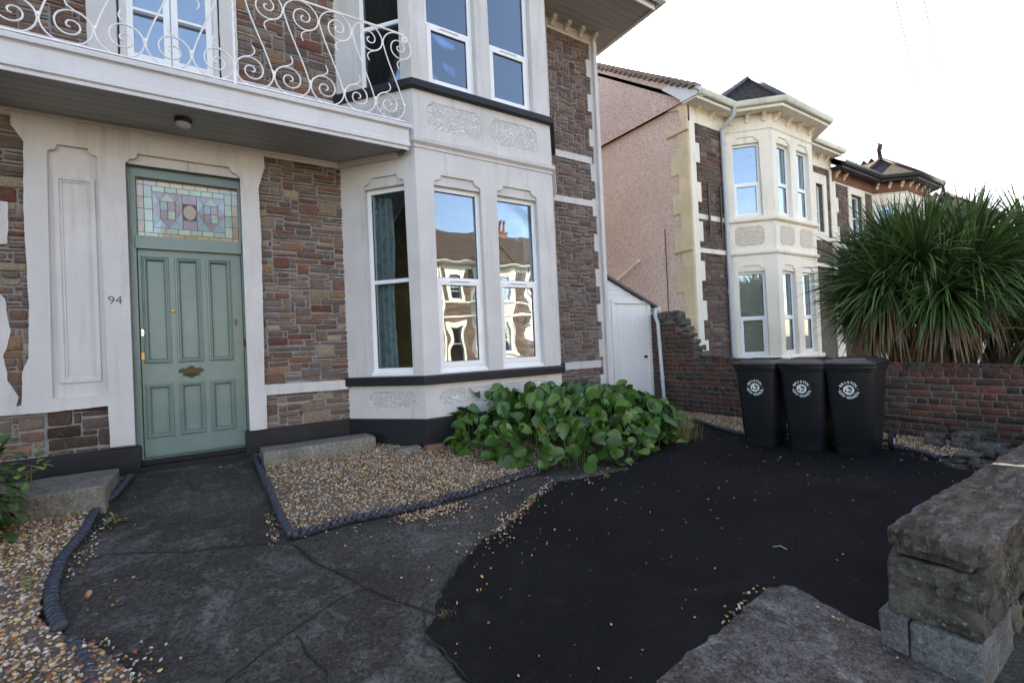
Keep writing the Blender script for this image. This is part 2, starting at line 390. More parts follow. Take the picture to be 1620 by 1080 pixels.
# ------------------------------------------------------------------ rubble stone and brick courses
def lin(*c): return srgb(*c)[:3]
PAL_A = [(lin(124, 106, 95), 5), (lin(114, 98, 90), 4), (lin(138, 120, 104), 4), (lin(118, 90, 80), 4), (lin(112, 72, 64), 2.2), (lin(138, 106, 84), 2.5), (lin(160, 144, 120), 1.6), (lin(108, 95, 90), 3), (lin(128, 88, 72), 1.4)]
PAL_B = [(lin(112, 96, 89), 6), (lin(122, 104, 96), 6), (lin(104, 90, 86), 5), (lin(118, 92, 84), 3), (lin(108, 70, 65), 1.2), (lin(134, 118, 105), 2.5), (lin(118, 93, 81), 1.5)]
def pick(pal):
    t = random.random()*sum(w_ for _, w_ in pal)
    for c, w_ in pal:
        t -= w_
        if t <= 0: break
    k = random.uniform(.8, 1.15); return (c[0]*k, c[1]*k, c[2]*k)
def rubble(mb, F, u0, u1, z0, z1, skip=(), pal=PAL_A, d=0.0, cu=.043, cz=.035, gap=.006, wmax=8, seed=1, hr=.014):
    rnd = random.Random(seed); nu = max(1, int((u1-u0)/cu)); nz = max(1, int((z1-z0)/cz)); cu = (u1-u0)/nu; cz = (z1-z0)/nz
    occ = [[False]*nu for _ in range(nz)]
    for j in range(nz):
        i = 0
        while i < nu:
            if occ[j][i]: i += 1; continue
            h = rnd.choices((1, 2, 3, 4), (4.2, 4.6, 1.6, 1.0))[0]; wd = rnd.randint(2, wmax) if h > 1 else rnd.randint(3, wmax)
            if h >= 3: wd = rnd.randint(3, max(4, wmax-1))
            wd = min(wd, nu-i); h = min(h, nz-j)
            k = 1
            while k < wd and not occ[j][i+k]: k += 1
            wd = k
            if nu-i-wd == 1 and not occ[j][i+wd]: wd += 1
            hh = 1
            while hh < h and all(not occ[j+hh][i+q] for q in range(wd)): hh += 1
            h = hh
            for a in range(h):
                for b in range(wd): occ[j+a][i+b] = True
            a0, a1, b0, b1 = u0+i*cu, u0+(i+wd)*cu, z0+j*cz, z0+(j+h)*cz
            uc, zc = (a0+a1)/2, (b0+b1)/2; i += wd
            if any(s0 < uc < s1 and t0 < zc < t1 for s0, s1, t0, t1 in skip): continue
            g = gap+rnd.uniform(0, .003); cr = rnd.uniform(.004, .013); cr = min(cr, (b1-b0)*.35, (a1-a0)*.35)
            def J(): return rnd.uniform(-.0055, .0055)
            a0 += g+J(); a1 -= g+J(); b0 += g+J(); b1 -= g+J(); um = (a0+a1)/2+J()*4
            ring = [(a0+cr, b0+J()), (um, b0+J()), (a1-cr, b0+J()), (a1, b0+cr), (a1+J(), (b0+b1)/2), (a1, b1-cr), (a1-cr, b1+J()), (um+J(), b1+J()), (a0+cr, b1+J()), (a0, b1-cr), (a0+J(), (b0+b1)/2), (a0, b0+cr)]
            hgt = hr*rnd.uniform(.5, 1.25); vs = [F(p[0], p[1], d) for p in ring]; tl = rnd.uniform(-.006, .006)
            for ins, q in ((.003, .75), (.010, 1.0)):
                for p in ring:
                    dx, dz = uc-p[0], zc-p[1]; L = math.hypot(dx, dz)+1e-6; e = min(ins, L*.5)
                    vs.append(F(p[0]+dx/L*e, p[1]+dz/L*e, d+hgt*q+tl*(p[0]-uc)/(a1-a0)+rnd.uniform(-.0015, .0015)))
            vs.append(F(uc, zc, d+hgt+rnd.uniform(-.001, .004))); fs = []; n = 12
            for r_ in range(2):
                for q in range(n): fs.append((r_*n+q, r_*n+(q+1) % n, (r_+1)*n+(q+1) % n, (r_+1)*n+q))
            for q in range(n): fs.append((2*n+q, 2*n+(q+1) % n, 3*n))
            st = random.getstate(); random.seed(rnd.random()); c = pick(pal); random.setstate(st)
            mb.add(vs, fs, col=c)
def bricks(mb, F, u0, u1, z0, ztop, pal, seed=1, L=.225, Hh=.083, d=0, gap=.006, hr=.008):
    """ztop: function u -> top height"""
    rnd = random.Random(seed); j = 0; z = z0
    zm = max(ztop(u0+(u1-u0)*k/40) for k in range(41))
    while z+Hh <= zm+.02:
        u = u0-(rnd.random()*.1+(L/2 if j % 2 else 0)); short = (j % 4 == 1)
        while u < u1:
            l = (L/2 if (short or rnd.random() < .12) else L)*rnd.uniform(.96, 1.04); a0, a1 = max(u, u0), min(u+l, u1); u += l
            if a1-a0 < .04: continue
            if z+Hh > ztop((a0+a1)/2)+.02: continue
            g = gap; J = lambda: rnd.uniform(-.003, .003)
            ring = [(a0+g+J(), z+g+J()), ((a0+a1)/2, z+g+J()), (a1-g+J(), z+g+J()), (a1-g+J(), z+Hh-g+J()), ((a0+a1)/2, z+Hh-g+J()), (a0+g+J(), z+Hh-g+J())]
            uc, zc = (a0+a1)/2, z+Hh/2; hg = hr*rnd.uniform(.3, 1.4); vs = [F(*p, d) for p in ring]
            vs += [F(p[0]+(uc-p[0])*.07, p[1]+(zc-p[1])*.14, d+hg+rnd.uniform(-.001, .001)) for p in ring]; n = 6
            fs = [(q, (q+1) % n, (q+1) % n+n, q+n) for q in range(n)]+[(n, n+1, n+4, n+5), (n+1, n+2, n+3, n+4)]
            st = random.getstate(); random.seed(rnd.random()); c = pick(pal); random.setstate(st)
            mb.add(vs, fs, col=c)
        z += Hh; j += 1
def rect(a, b, c, d): return [(a, c), (b, c), (b, d), (a, d)]
def head(u0, u1, z, h=.12, sh=.045, cut=.10):       # window opening with the shouldered carved head above it
    e = .02; pts = [(u1-e, z), (u1-e, z+sh*.35), (u1-e-.02, z+sh)]
    for k in range(0, 6): a = k/5*math.pi/2; pts.append((u1-e-.03-(cut-.03)*math.sin(a), z+sh+(h-sh)*(1-math.cos(a))))
    pts.append((u1-cut-.03, z+h)); l = [(u0+u1-p[0], p[1]) for p in reversed(pts)]
    return pts+l
def wavy(pts, amp=.006, step=.05, seed=0, closed=True):
    rnd = random.Random(seed); out = []
    for i in range(len(pts) if closed else len(pts)-1):
        a, b = Vector(pts[i]), Vector(pts[(i+1) % len(pts)]); n = max(1, int((b-a).length/step))
        for k in range(n): p = a.lerp(b, k/n); out.append((p.x+rnd.uniform(-amp, amp), p.y+rnd.uniform(-amp, amp)))
    return out

# ------------------------------------------------------------------ ground
def ss(a, b, x): t = min(1, max(0, (x-a)/(b-a))); return t*t*(3-2*t)
def g(x, y):
    zl = .09*min(max(y, -1), 6.2); w_ = ss(3, 6, x)*ss(.2, 1.2, y); z = zl*(1-w_)+.27*w_
    return z*(1-ss(12, 30, abs(x)))
def drape(name, outline, mat, off, step=.12, jag=0, seed=1, smooth=True, thick=0):
    rnd = random.Random(seed); ol = []
    for i in range(len(outline)):
        a, b = Vector(outline[i]), Vector(outline[(i+1) % len(outline)]); n = max(1, int((b-a).length/(step*.4 if jag else step)))
        for k in range(n): p = a.lerp(b, k/n); ol.append(Vector((p.x+rnd.uniform(-jag, jag), p.y+rnd.uniform(-jag, jag))))
    x0, x1 = min(p.x for p in ol), max(p.x for p in ol); y0, y1 = min(p.y for p in ol), max(p.y for p in ol)
    pts = list(ol); st = step*1.4; nx, ny = int((x1-x0)/st)+1, int((y1-y0)/st)+1
    pts += [Vector((x0+(i+.5)*st+rnd.uniform(-.02, .02), y0+(j+.5)*st)) for i in range(nx) for j in range(ny)]
    vs, es, fs, _, _, _ = delaunay_2d_cdt(pts, [], [list(range(len(ol)))], 1, 1e-6)
    used = sorted({i for f in fs for i in f}); mp = {i: k for k, i in enumerate(used)}
    mb = MB(); mb.add([(vs[i].x, vs[i].y, g(vs[i].x, vs[i].y)+off) for i in used], [tuple(mp[i] for i in f) for f in fs])
    o = mb.build(name, mat, smooth=smooth); return o
# one sheet out to the horizon
mb = MB()
def sheet(xs, ys):
    vs = [(x, y, g(x, y)) for y in ys for x in xs]; n = len(xs)
    mb.add(vs, [(j*n+i, j*n+i+1, (j+1)*n+i+1, (j+1)*n+i) for j in range(len(ys)-1) for i in range(n-1)])
xs = [-300, -100, -40, -20, -12]+[-10+.25*k for k in range(93)]+[14, 17, 20, 25, 30, 60, 120, 300]
ys = [-300, -100, -40, -20, -10, -5, -3, -2, -1.5]+[-1+.25*k for k in range(34)]+[8, 12, 20, 50, 120, 300]
sheet(xs, ys)
struct(mb.build('ground', M['concrete'], smooth=True))
asph = [(3.08, 3.54), (2.79, 3.62), (2.43, 3.43), (2.14, 3.22), (1.8, 3.05), (1.59, 2.98), (1.27, 2.73), (1.12, 2.59), (1.01, 2.47), (.99, 2.4), (.9, 2.31), (.9, 2.13), (.92, 1.93), (.9, 1.5), (1.4, 1.2),
        (1.64, 1.45), (1.9, 1.48), (2.25, 1.5), (2.5, 1.53), (2.76, 1.56), (2.9, 1.5), (2.88, 1.32), (2.86, 1.17), (2.88, 1.0), (4, 1.03), (6.0, 1.1), (6.1, 1.55), (6.35, 1.7), (6.5, 1.9), (6.55, 2.2), (6.4, 3.2), (6.15, 3.75), (6.4, 4.33), (6.7, 4.85), (6.0, 4.9), (5.2, 4.4), (4.4, 3.9), (3.66, 3.5)]
struct(drape('driveway', asph, M['asphalt'], .006, jag=.012))
struct(drape('pavement', [(.2, -.9), (1.64, 1.45), (1.9, 1.48), (2.25, 1.5), (2.76, 1.56), (2.9, 1.5), (2.88, 1.32), (2.86, 1.17), (2.84, .5), (2.8, -.9)], M['pavement'], .010, jag=.012, seed=4))
struct(drape('road', [(-40, -7.5), (40, -7.5), (40, -2.6), (-40, -2.6)], M['asphalt'], .012, step=3))
struct(drape('footpath', [(3.0, -.9), (30, -.9), (30, .52), (3.0, .52)], M['asphalt'], .012, step=.6))

def ribbon(mb, pts, w0, w1, off, seed=0, wander=.012):
    rnd = random.Random(seed); P = []
    for i in range(len(pts)-1):
        a, b = Vector(pts[i]), Vector(pts[i+1]); n = max(2, int((b-a).length/.03))
        for k in range(n): P.append(a.lerp(b, k/n)+Vector((rnd.uniform(-1, 1), rnd.uniform(-1, 1)))*wander*.5)
    P.append(Vector(pts[-1])); L = []; Rr = []
    for i, p in enumerate(P):
        t = (P[min(i+1, len(P)-1)]-P[max(i-1, 0)]).normalized(); n = Vector((-t.y, t.x)); wd = rnd.uniform(w0, w1)*min(1, .3+i/6, .3+(len(P)-1-i)/6)
        L.append(p+n*wd/2); Rr.append(p-n*wd/2)
    vs = []
    for a, b in zip(L, Rr): vs += [(a.x, a.y, g(a.x, a.y)+off), (b.x, b.y, g(b.x, b.y)+off)]
    mb.add(vs, [(2*i, 2*i+1, 2*i+3, 2*i+2) for i in range(len(P)-1)])
ck = MB()
ribbon(ck, [(-.66, 4.2), (-.4, 4.08), (-.15, 3.93), (0, 3.89), (.22, 3.81), (.46, 3.69)], .004, .013, .004, 1)
ribbon(ck, [(.46, 3.67), (.55, 3.31), (.67, 3.06), (.75, 2.85), (.84, 2.68), (.96, 2.47), (1.0, 2.41)], .010, .024, .004, 2)
ribbon(ck, [(.74, 2.86), (.6, 2.85), (.41, 2.74), (.19, 2.61), (.03, 2.49), (-.2, 2.3)], .004, .010, .004, 3)
ribbon(ck, [(.33, 2.69), (.36, 2.45), (.41, 2.31), (.39, 2.2)], .004, .010, .004, 4)
ribbon(ck, [(.96, 2.47), (.87, 2.27), (.91, 2.15), (.93, 1.9)], .008, .018, .0105, 5)
ribbon(ck, [(-.23, 5.68), (-.18, 5.35), (-.03, 5.11), (.11, 5.13)], .002, .005, .004, 6)
ribbon(ck, [(1.0, 2.42), (1.12, 2.6), (1.27, 2.75), (1.6, 3.0), (1.85, 3.08), (2.15, 3.25), (2.45, 3.45), (2.8, 3.64)], .003, .014, .0095, 7, .03)
struct(ck.build('ground_crack', M['gasket']))

# ------------------------------------------------------------------ window builder
UP, GA, GL = M['upvc'], M['gasket'], M['glass']
def window(F, u0, u1, z0, z1, mid, d, parent, sash=True, vent=True, cols=1, upper_sash=False, label=None, fw_=.055):
    w_ = MB(); th = .07
    w_.poly(F, rect(u0, u1, z0, z1), [rect(u0+fw_, u1-fw_, z0+fw_, mid-fw_*.45), rect(u0+fw_, u1-fw_, mid+fw_*.45, z1-fw_)], d-th, d)
    w_.fbox(F, u0-.005, u1+.005, z0-.035, z0+.002, d-.06, d+.045)
    o = w_.build('window', UP, parent, bevel=.006)
    if label: o['label'] = label
    def pane(a, b, c, e, dd):
        p = MB(); p.fbox(F, a, b, c, e, dd-.004, dd); p.build('pane', GL, o)
    def gas(a, b, c, e, dd):
        p = MB(); p.poly(F, rect(a-.002, b+.002, c-.002, e+.002), [rect(a+.006, b-.006, c+.006, e-.006)], dd-.008, dd+.0065); return p.build('gasket', GA, o)
    a, b = u0+fw_, u1-fw_
    for (c, e, sh) in ((z0+fw_, mid-fw_*.45, sash), (mid+fw_*.45, z1-fw_, upper_sash)):
        if sh:
            s_ = MB(); k = .045
            s_.poly(F, rect(a-.018, b+.018, c-.018, e+.018), [rect(a+k, b-k, c+k, e-k)], d-.03, d+.014); s_.build('opening_sash', UP, o, bevel=.005)
            pane(a+k, b-k, c+k, e-k, d-.012); gas(a+k, b-k, c+k, e-k, d-.010)
        else: pane(a, b, c, e, d-.03); gas(a, b, c, e, d-.03)
    if vent and sash:
        v = MB(); um = (a+b)/2; v.fbox(F, um-.15, um+.15, mid-.034, mid-.012, d+.006, d+.020); vo_ = v.build('trickle_vent', UP, o, bevel=.002); v = MB(); v.fbox(F, um-.13, um+.13, mid-.026, mid-.019, d+.012, d+.0215); v.build('vent_slot', M['brass'] if vent == 2 else M['wire'], o)
    return o

# ------------------------------------------------------------------ the house
H = thing('victorian_house', 'stone terraced house with pale grey painted bay, sage green front door and balcony over it', 'house', (2.2, 7.5, .55))
FW = Fr((0, 6.1), (1, 0), (0, -1))
# structural front wall behind everything (mortar face), with openings
wall = MB()
door_o = rect(-.64, .37, .40, 3.70); fr_o = rect(-.67, .23, 4.36, 6.75); bay_lo = rect(1.62, 4.77, .40, 3.75); bay_hi = rect(1.62, 4.77, 4.85, 6.9)
wall.poly(FW, rect(-6, 5.95, -.3, 7.15), [door_o, fr_o, bay_lo, bay_hi], -.30, 0)
wall.build('front_wall', M['mortar'], H)
inn = MB()
inn.box(-6, 5.93, 13.8, 14.0, -.3, 7.1); inn.box(-6, -5.8, 6.4, 13.8, -.3, 7.1)
inn.build('back_wall', M['mortar'], H)
room = MB()
def room_box(x0, x1, y0, y1, z0, z1):
    room.quad((x0, y1, z0), (x1, y1, z0), (x1, y1, z1), (x0, y1, z1)); room.quad((x0, y0, z0), (x0, y1, z0), (x0, y1, z1), (x0, y0, z1))
    room.quad((x1, y0, z0), (x1, y1, z0), (x1, y1, z1), (x1, y0, z1)); room.quad((x0, y0, z1), (x1, y0, z1), (x1, y1, z1), (x0, y1, z1)); room.quad((x0, y0, z0), (x1, y0, z0), (x1, y1, z0), (x0, y1, z0))
room_box(1.2, 5.2, 6.41, 9.0, .75, 4.0); room.build('room_interior', M['brown_room'], H, recalc=False)
room = MB(); room_box(-1.5, 5.2, 6.41, 9.0, 4.4, 7.05); room.build('room_interior', M['net'], H, recalc=False)
# side wall with rubble and roof
side = MB(); side.box(5.62, 5.95, 6.4, 14, -.3, 7.15); side.build('side_wall', M['mortar'], H)
# rubble faces
rb = MB()
rubble(rb, FW, -2.3, -1.30, .83, 4.03, seed=3, hr=.016)
rb.build('stone_wall', M['rubble'], H, smooth=True)
rb = MB(); rubble(rb, FW, -1.29, -.80, .80, 1.27, seed=4, hr=.018, cu=.06, cz=.055, gap=.006, pal=[(lin(84, 68, 62), 4), (lin(70, 56, 52), 4), (lin(96, 80, 72), 2)]); rb.build('stone_wall', M['rubble'], H, smooth=True)
rb = MB(); rubble(rb, FW, .50, 1.50, .80, 4.03, seed=11, skip=[(-9, 9, 1.24, 1.33)]); rb.build('stone_wall', M['rubble'], H, smooth=True)
rb = MB(); rubble(rb, FW, .37, 1.50, 4.84, 6.9, seed=17, pal=PAL_A); rb.build('stone_wall', M['rubble'], H, smooth=True); rb = MB(); rubble(rb, FW, -2.3, -.87, 4.80, 6.9, seed=19); rb.build('stone_wall', M['rubble'], H, smooth=True)
rb = MB()
for z0_, z1_, sd_ in ((.6, 1.24, 23), (1.34, 4.05, 29), (4.16, 4.82, 31), (4.92, 6.98, 37)):
    rb = MB(); rubble(rb, FW, 4.85, 5.92, z0_, z1_, seed=sd_, pal=PAL_B, cu=.037, cz=.031); rb.build('stone_wall', M['rubble'], H, smooth=True)
# cream painted dressings: door surround with niche
cr = MB()
surround = wavy([(-1.37, 4.03), (-1.45, 4.03), (-1.45, 3.9), (-1.37, 3.76), (-1.385, 3.1), (-1.37, 2.2), (-1.385, 1.75), (-1.43, 1.62), (-1.44, 1.32), (-1.62, 1.28), (-1.62, 1.24), (-1.3, 1.235), (-.84, 1.25), (-.83, .84), (-.64, .84)], .0022, .05, 5, False)
right = wavy([(.37, .84), (.545, .84), (.55, 1.225), (1.46, 1.215), (1.46, 1.33), (.535, 1.345), (.55, 2.2), (.56, 3.1), (.55, 3.6), (.62, 3.85), (.62, 4.03)], .0022, .05, 6, False)+[(.62, 4.03)]
surround = surround+[(-.64, .84)]
nich = [(-1.235, 1.36), (-.83, 1.36)]+head(-1.235, -.83, 3.68, .10, .04, .07)
dhead = head(-.64, .37, 3.70, .10, .04, .08)
outer = []
tl = [p for p in right[:]]
# front layer: surround polygon with the door as a notch and the niche as a hole
outer = surround+[(-.64, 3.70)]+list(reversed(dhead))+[(.37, 3.70)]+right
seen = []; [seen.append(p) for p in outer if not seen or (abs(p[0]-seen[-1][0])+abs(p[1]-seen[-1][1])) > 1e-4]
cr.poly(FW, seen, [nich], -.0, .050)
cr.build('door_surround', M['cream'], H, bevel=.004)
cr = MB()
cr.poly(FW, rect(-.66, .39, 3.702, 3.83), [], -.02, .006)
cr.poly(FW, rect(-1.26, -.80, 1.33, 3.80), [rect(-1.17, -.895, 1.51, 3.48)], -.01, .008)
cr.poly(FW, rect(-1.182, -.883, 1.498, 3.492), [rect(-1.145, -.92, 1.535, 3.455)], -.02, .026)
cr.fbox(FW, -1.15, -.91, 1.53, 3.46, -.02, .0015)
cr.poly(FW, rect(-1.147, -.918, 1.533, 3.457), [rect(-1.125, -.94, 1.557, 3.435)], -.02, .013)
cr.build('niche_panel', M['cream'], H, bevel=.002)
# left fragment of paint by the neighbouring pier
cr = MB()
cr.poly(FW, wavy([(-2.3, 1.24), (-1.50, 1.24), (-1.46, 1.40), (-1.53, 1.55), (-1.55, 1.78), (-1.50, 2.0), (-1.53, 2.3), (-1.6, 2.4), (-1.6, 2.78), (-1.50, 2.8), (-1.49, 3.18), (-1.6, 3.2), (-2.3, 3.2)], .006, .06, 9), [], 0, .028)
cr.build('painted_quoin', M['cream'], H, bevel=.004)
# strings, quoins, bands of the right-hand wall
for z0_, z1_ in ((1.22, 1.345), (4.045, 4.155), (4.81, 4.925)):
    cr = MB(); cr.poly(FW, wavy(rect(4.80, 5.80, z0_, z1_), .004, .07, int(z0_*9)), [], 0, .030); cr.build('string_course', M['cream'], H, bevel=.004)
cr = MB()
q = [(5.972, .85)]; z = 6.98; pts = [(5.975, 7.0)]; k = 0
def teeth(z1_, z0_, w0, w1, start=0, hh=.31):
    out = []; z = z1_; k = start
    while z > z0_+.02:
        zz = max(z0_, z-hh); w_ = w0 if k % 2 else w1; out += [(w_, z), (w_, zz)]; z = zz; k += 1
    return out
lft = teeth(6.98, .85, 5.775, 5.86)
cr.poly(FW, wavy([(5.975, .85), (5.975, 6.98)]+lft, .004, .08, 3), [], 0, .034)
cr.build('quoin_band', M['cream'], H, bevel=.004)
cr = MB(); cr.box(5.90, 5.978, 6.0, 6.42, .85, 6.99); 
cr.build('corner_strip', M['cream'], H, bevel=.004)
# first floor bands beside the french doors
cr = MB()
cr.poly(FW, wavy(rect(.23, .40, 4.34, 6.9), .003, .08, 21), [], 0, .03)
cr.poly(FW, wavy(rect(-.90, -.67, 4.34, 6.9), .003, .08, 22), [], 0, .03)
cr.poly(FW, rect(.402, 1.49, 4.33, 4.84), [], 0, .026); cr.poly(FW, rect(-2.4, -.902, 4.33, 4.82), [], 0, .026)
cr.build('render_band', M['cream'], H, bevel=.003)

# bay window
BP = [(1.47, 6.10), (2.16, 5.27), (4.24, 5.27), (4.93, 6.10)]
cl = math.hypot(.69, .83); CU = (.69/cl, -.83/cl); CN = (-.83/cl, -.69/cl); CU2 = (.69/cl, .83/cl); CN2 = (.83/cl, -.69/cl)
FL = Fr(BP[0], CU, CN); FF = Fr((0, 5.27), (1, 0), (0, -1)); FR = Fr(BP[2], CU2, CN2)
bay = MB()
W_c = (.33, .935); W_a = (2.37, 3.065); W_b = (3.275, 3.97)
Z0, Z1, ZM = 1.40, 3.69, 2.53; Y0, Y1, YM = 4.94, 6.75, 5.73
def bay_layer(z0_, z1_, wins, heads, dd0, dd1, mid_b, mat_, panels=None):
    for F, u0, u1, ws in ((FL, 0, cl, [W_c]), (FF, 2.16, 4.24, [W_a, W_b]), (FR, 0, cl, [(cl-W_c[1], cl-W_c[0])])):
        hs = []
        if wins is not None:
            for a, b in ws: hs.append([(a, wins[0]), (b, wins[0])]+(head(a, b, wins[1], .12, .05, .10) if heads else [(b, wins[1]), (a, wins[1])]))
        if panels is not None:
            for a, b in ws:
                k = .06; z2, z3 = panels; a_, b_ = a-.03, b+.03
                hs.append([(a_+k, z2), (b_-k, z2), (b_-k, z2+.03), (b_-k*.5, z2+.035), (b_, z2+k+.02), (b_, z3-k-.02), (b_-k*.5, z3-.035), (b_-k, z3-.03), (b_-k, z3), (a_+k, z3), (a_+k, z3-.03), (a_+k*.5, z3-.035), (a_, z3-k-.02), (a_, z2+k+.02), (a_+k*.5, z2+.035), (a_+k, z2+.03)])
        mat_.poly(F, rect(u0, u1, z0_, z1_), hs, dd0, dd1)
bay_layer(.40, 1.26, None, False, -.2, -.012, 0, bay)
bay_layer(.40, 1.26, None, False, -.0115, 0, 0, bay, (.97, 1.17))
bay_layer(1.345, 4.12, (Z0-.03, Z1), False, -.2, -.028, 0, bay)
bay_layer(1.345, 4.12, (Z0-.03, Z1), True, -.0275, 0, 0, bay)
bay_layer(4.12, 4.82, None, False, -.2, -.012, 0, bay)
bay_layer(4.12, 4.82, None, False, -.0115, 0, 0, bay, (4.36, 4.70))
bay_layer(4.90, 7.12, (Y0-.02, Y1), False, -.2, 0, 0, bay)
b_ = bay.build('bay', M['cream'], H, bevel=.0035)
for z2, z3 in ((.965, 1.175), (4.355, 4.705)):
    for F, ws in ((FL, [W_c]), (FF, [W_a, W_b]), (FR, [(cl-W_c[1], cl-W_c[0])])):
        for a, b in ws: rc = MB(); rc.fbox(F, a-.035, b+.035, z2, z3, -.011, -.006); rc.build('roughcast_panel', M['roughcast'], b_)
cn = MB()
cn.sweep(BP, [(-.05, 4.10), (.012, 4.10), (.016, 4.135), (.05, 4.165), (.055, 4.215), (.02, 4.235), (-.05, 4.24)])
cn.build('bay_cornice', M['cream'], b_, bevel=.004)
for z0_, z1_ in ((1.245, 1.35), (4.81, 4.915)):
    s_ = MB(); s_.sweep(BP, [(-.12, z0_), (.055, z0_), (.065, z0_+.012), (.065, z1_-.02), (.05, z1_), (-.12, z1_+.02)]); s_.build('window_sill', M['sill_black'], b_, bevel=.006)
dhd = MB(); dhd.sweep(BP, [(-.05, 1.18+.05), (.03, 1.23), (.03, 1.246), (-.05, 1.246)])
for F, ws, sh in ((FL, [W_c], False), (FF, [W_a, W_b], True), (FR, [(cl-W_c[1], cl-W_c[0])], False)):
    for a, b in ws:
        window(F, a, b, Z0, Z1, ZM, -.085, H, sash=sh, vent=1)
        window(F, a, b, Y0, Y1, YM, -.085, H, sash=sh, vent=2)
# plinth
pl = MB(); top = lambda a, b: [(-.05, a), (.028, a), (.032, b-.02), (.012, b), (-.05, b)]
pl.sweep([(.365, 6.20), (.365, 6.10), (1.47, 6.10)]+BP[1:], [(-.05, .0), (.035, .0), (.035, .825), (.02, .84), (-.05, .84)])
pl.sweep([(4.93, 6.10), (5.97, 6.10), (5.97, 7.5)], [(-.05, .0), (.033, .0), (.033, .825), (.018, .84), (-.05, .84)])
pl.sweep([(-2.4, 6.10), (-.635, 6.10), (-.635, 6.20)], [(-.05, .0), (.035, .0), (.035, .805), (.02, .82), (-.05, .82)])
pl.build('plinth', M['sill_black'], H, bevel=.006)
# door
FD = Fr((0, 6.225), (1, 0), (0, -1)); D0, D1 = -.585, .355
df = MB()
df.poly(FD, rect(-.645, .375, .62, 3.71), [rect(D0, D1, .66, 2.865), rect(D0+.01, D1-.01, 2.975, 3.60)], -.06, .06)
df.poly(FD, rect(D0-.01, D1+.01, 2.85, 2.985), [], -.05, .072)
fo = df.build('door_frame', M['door'], H, bevel=.006)
th_ = MB(); th_.box(-.62, .36, 6.05, 6.3, .50, .60); th_.box(-.60, .35, 6.13, 6.3, .60, .655); th_.build('threshold', M['gasket'], H, bevel=.006)
st_ = MB(); st_.box(-.62, .36, 6.0, 6.2, .35, .54); st_.build('door_step', M['block'], H, bevel=.012)
dl = MB()
P_ = [(-.54, -.335, 1.66, 2.765), (-.255, -.05, 1.66, 2.765), (.03, .235, 1.66, 2.765), (-.54, -.335, .88, 1.415), (-.255, -.05, .88, 1.415), (.03, .235, .88, 1.415)]
dl.poly(FD, rect(D0+.004, D1-.004, .665, 2.86), [rect(*p) for p in P_], -.03, .022)
dl.fbox(FD, D0+.006, D1-.006, .668, 2.858, -.04, -.012)
dl.fbox(FD, D0+.01, D1-.01, .68, .73, .02, .034)
leaf = dl.build('front_door', M['door'], H, bevel=.003)
for p in P_:
    pm = MB(); a, b, c, e = p
    ext = 0.016
    path = [(a-ext, c-ext), (a-ext, e+ext), (b+ext, e+ext), (b+ext, c-ext)]
    prof = [(0, .021), (.006, .036), (.018, .040), (.026, .030), (.034, .030), (.042, .012), (.05, -.008), (.05, -.02), (0, -.02)]
    vs = []; n = len(prof)
    for (cx, cz, sx, sz) in ((a-ext, c-ext, 1, 1), (b+ext, c-ext, -1, 1), (b+ext, e+ext, -1, -1), (a-ext, e+ext, 1, -1)):
        for q_, d_ in prof: vs.append(FD(cx+sx*q_, cz+sz*q_, d_))
    fs = []
    for i in range(4):
        for j in range(n): fs.append((i*n+j, i*n+(j+1) % n, ((i+1) % 4)*n+(j+1) % n, ((i+1) % 4)*n+j))
    pm.add(vs, fs); pm.build('panel_moulding', M['door'], leaf)
hw = MB()
lb = [(-.275, 1.555), (-.235, 1.585), (-.20, 1.575), (-.175, 1.60), (-.155, 1.605), (-.135, 1.60), (-.11, 1.575), (-.075, 1.585), (-.035, 1.555), (-.045, 1.535), (-.08, 1.53), (-.10, 1.495), (-.155, 1.475), (-.21, 1.495), (-.23, 1.53), (-.265, 1.535)]
hw.poly(FD, lb, [], .02, .03); hw.fbox(FD, -.225, -.085, 1.515, 1.56, .03, .042); hw.fbox(FD, -.235, -.075, 1.50, 1.512, .03, .05); hw.fbox(FD, -.17, -.14, 1.47, 1.60, .03, .037)
hw.build('letterbox', M['brass'], leaf, smooth=False, bevel=.004)
hw = MB(); hw.lathe(FD(-.295, 2.2, .02), [(.018, .0), (.018, -.008), (.012, -.012)], 16, 'y'); hw.build('door_viewer', M['gold'], leaf, smooth=True, angle=40)
hw = MB(); hw.fbox(FD, -.575, -.53, 1.935, 2.01, .02, .03); hw.lathe(FD(-.553, 1.975, .03), [(.012, 0), (.012, -.012)], 12, 'y'); hw.build('lock', M['chrome'], leaf, bevel=.003)
hw = MB(); hw.fbox(FD, -.58, -.535, 1.69, 1.765, .02, .028); hw.fbox(FD, -.565, -.552, 1.71, 1.74, .028, .033); hw.build('keyhole_plate', M['gold'], leaf, bevel=.003)
hw = MB(); hw.fbox(FD, .27, .295, 2.035, 2.11, .02, .032); hw.build('latch', M['number'], leaf, bevel=.003)
hw = MB(); hw.fbox(FD, .352, .388, 1.79, 1.88, .06, .085); hw.build('doorbell', M['dark_metal'], H, bevel=.004)
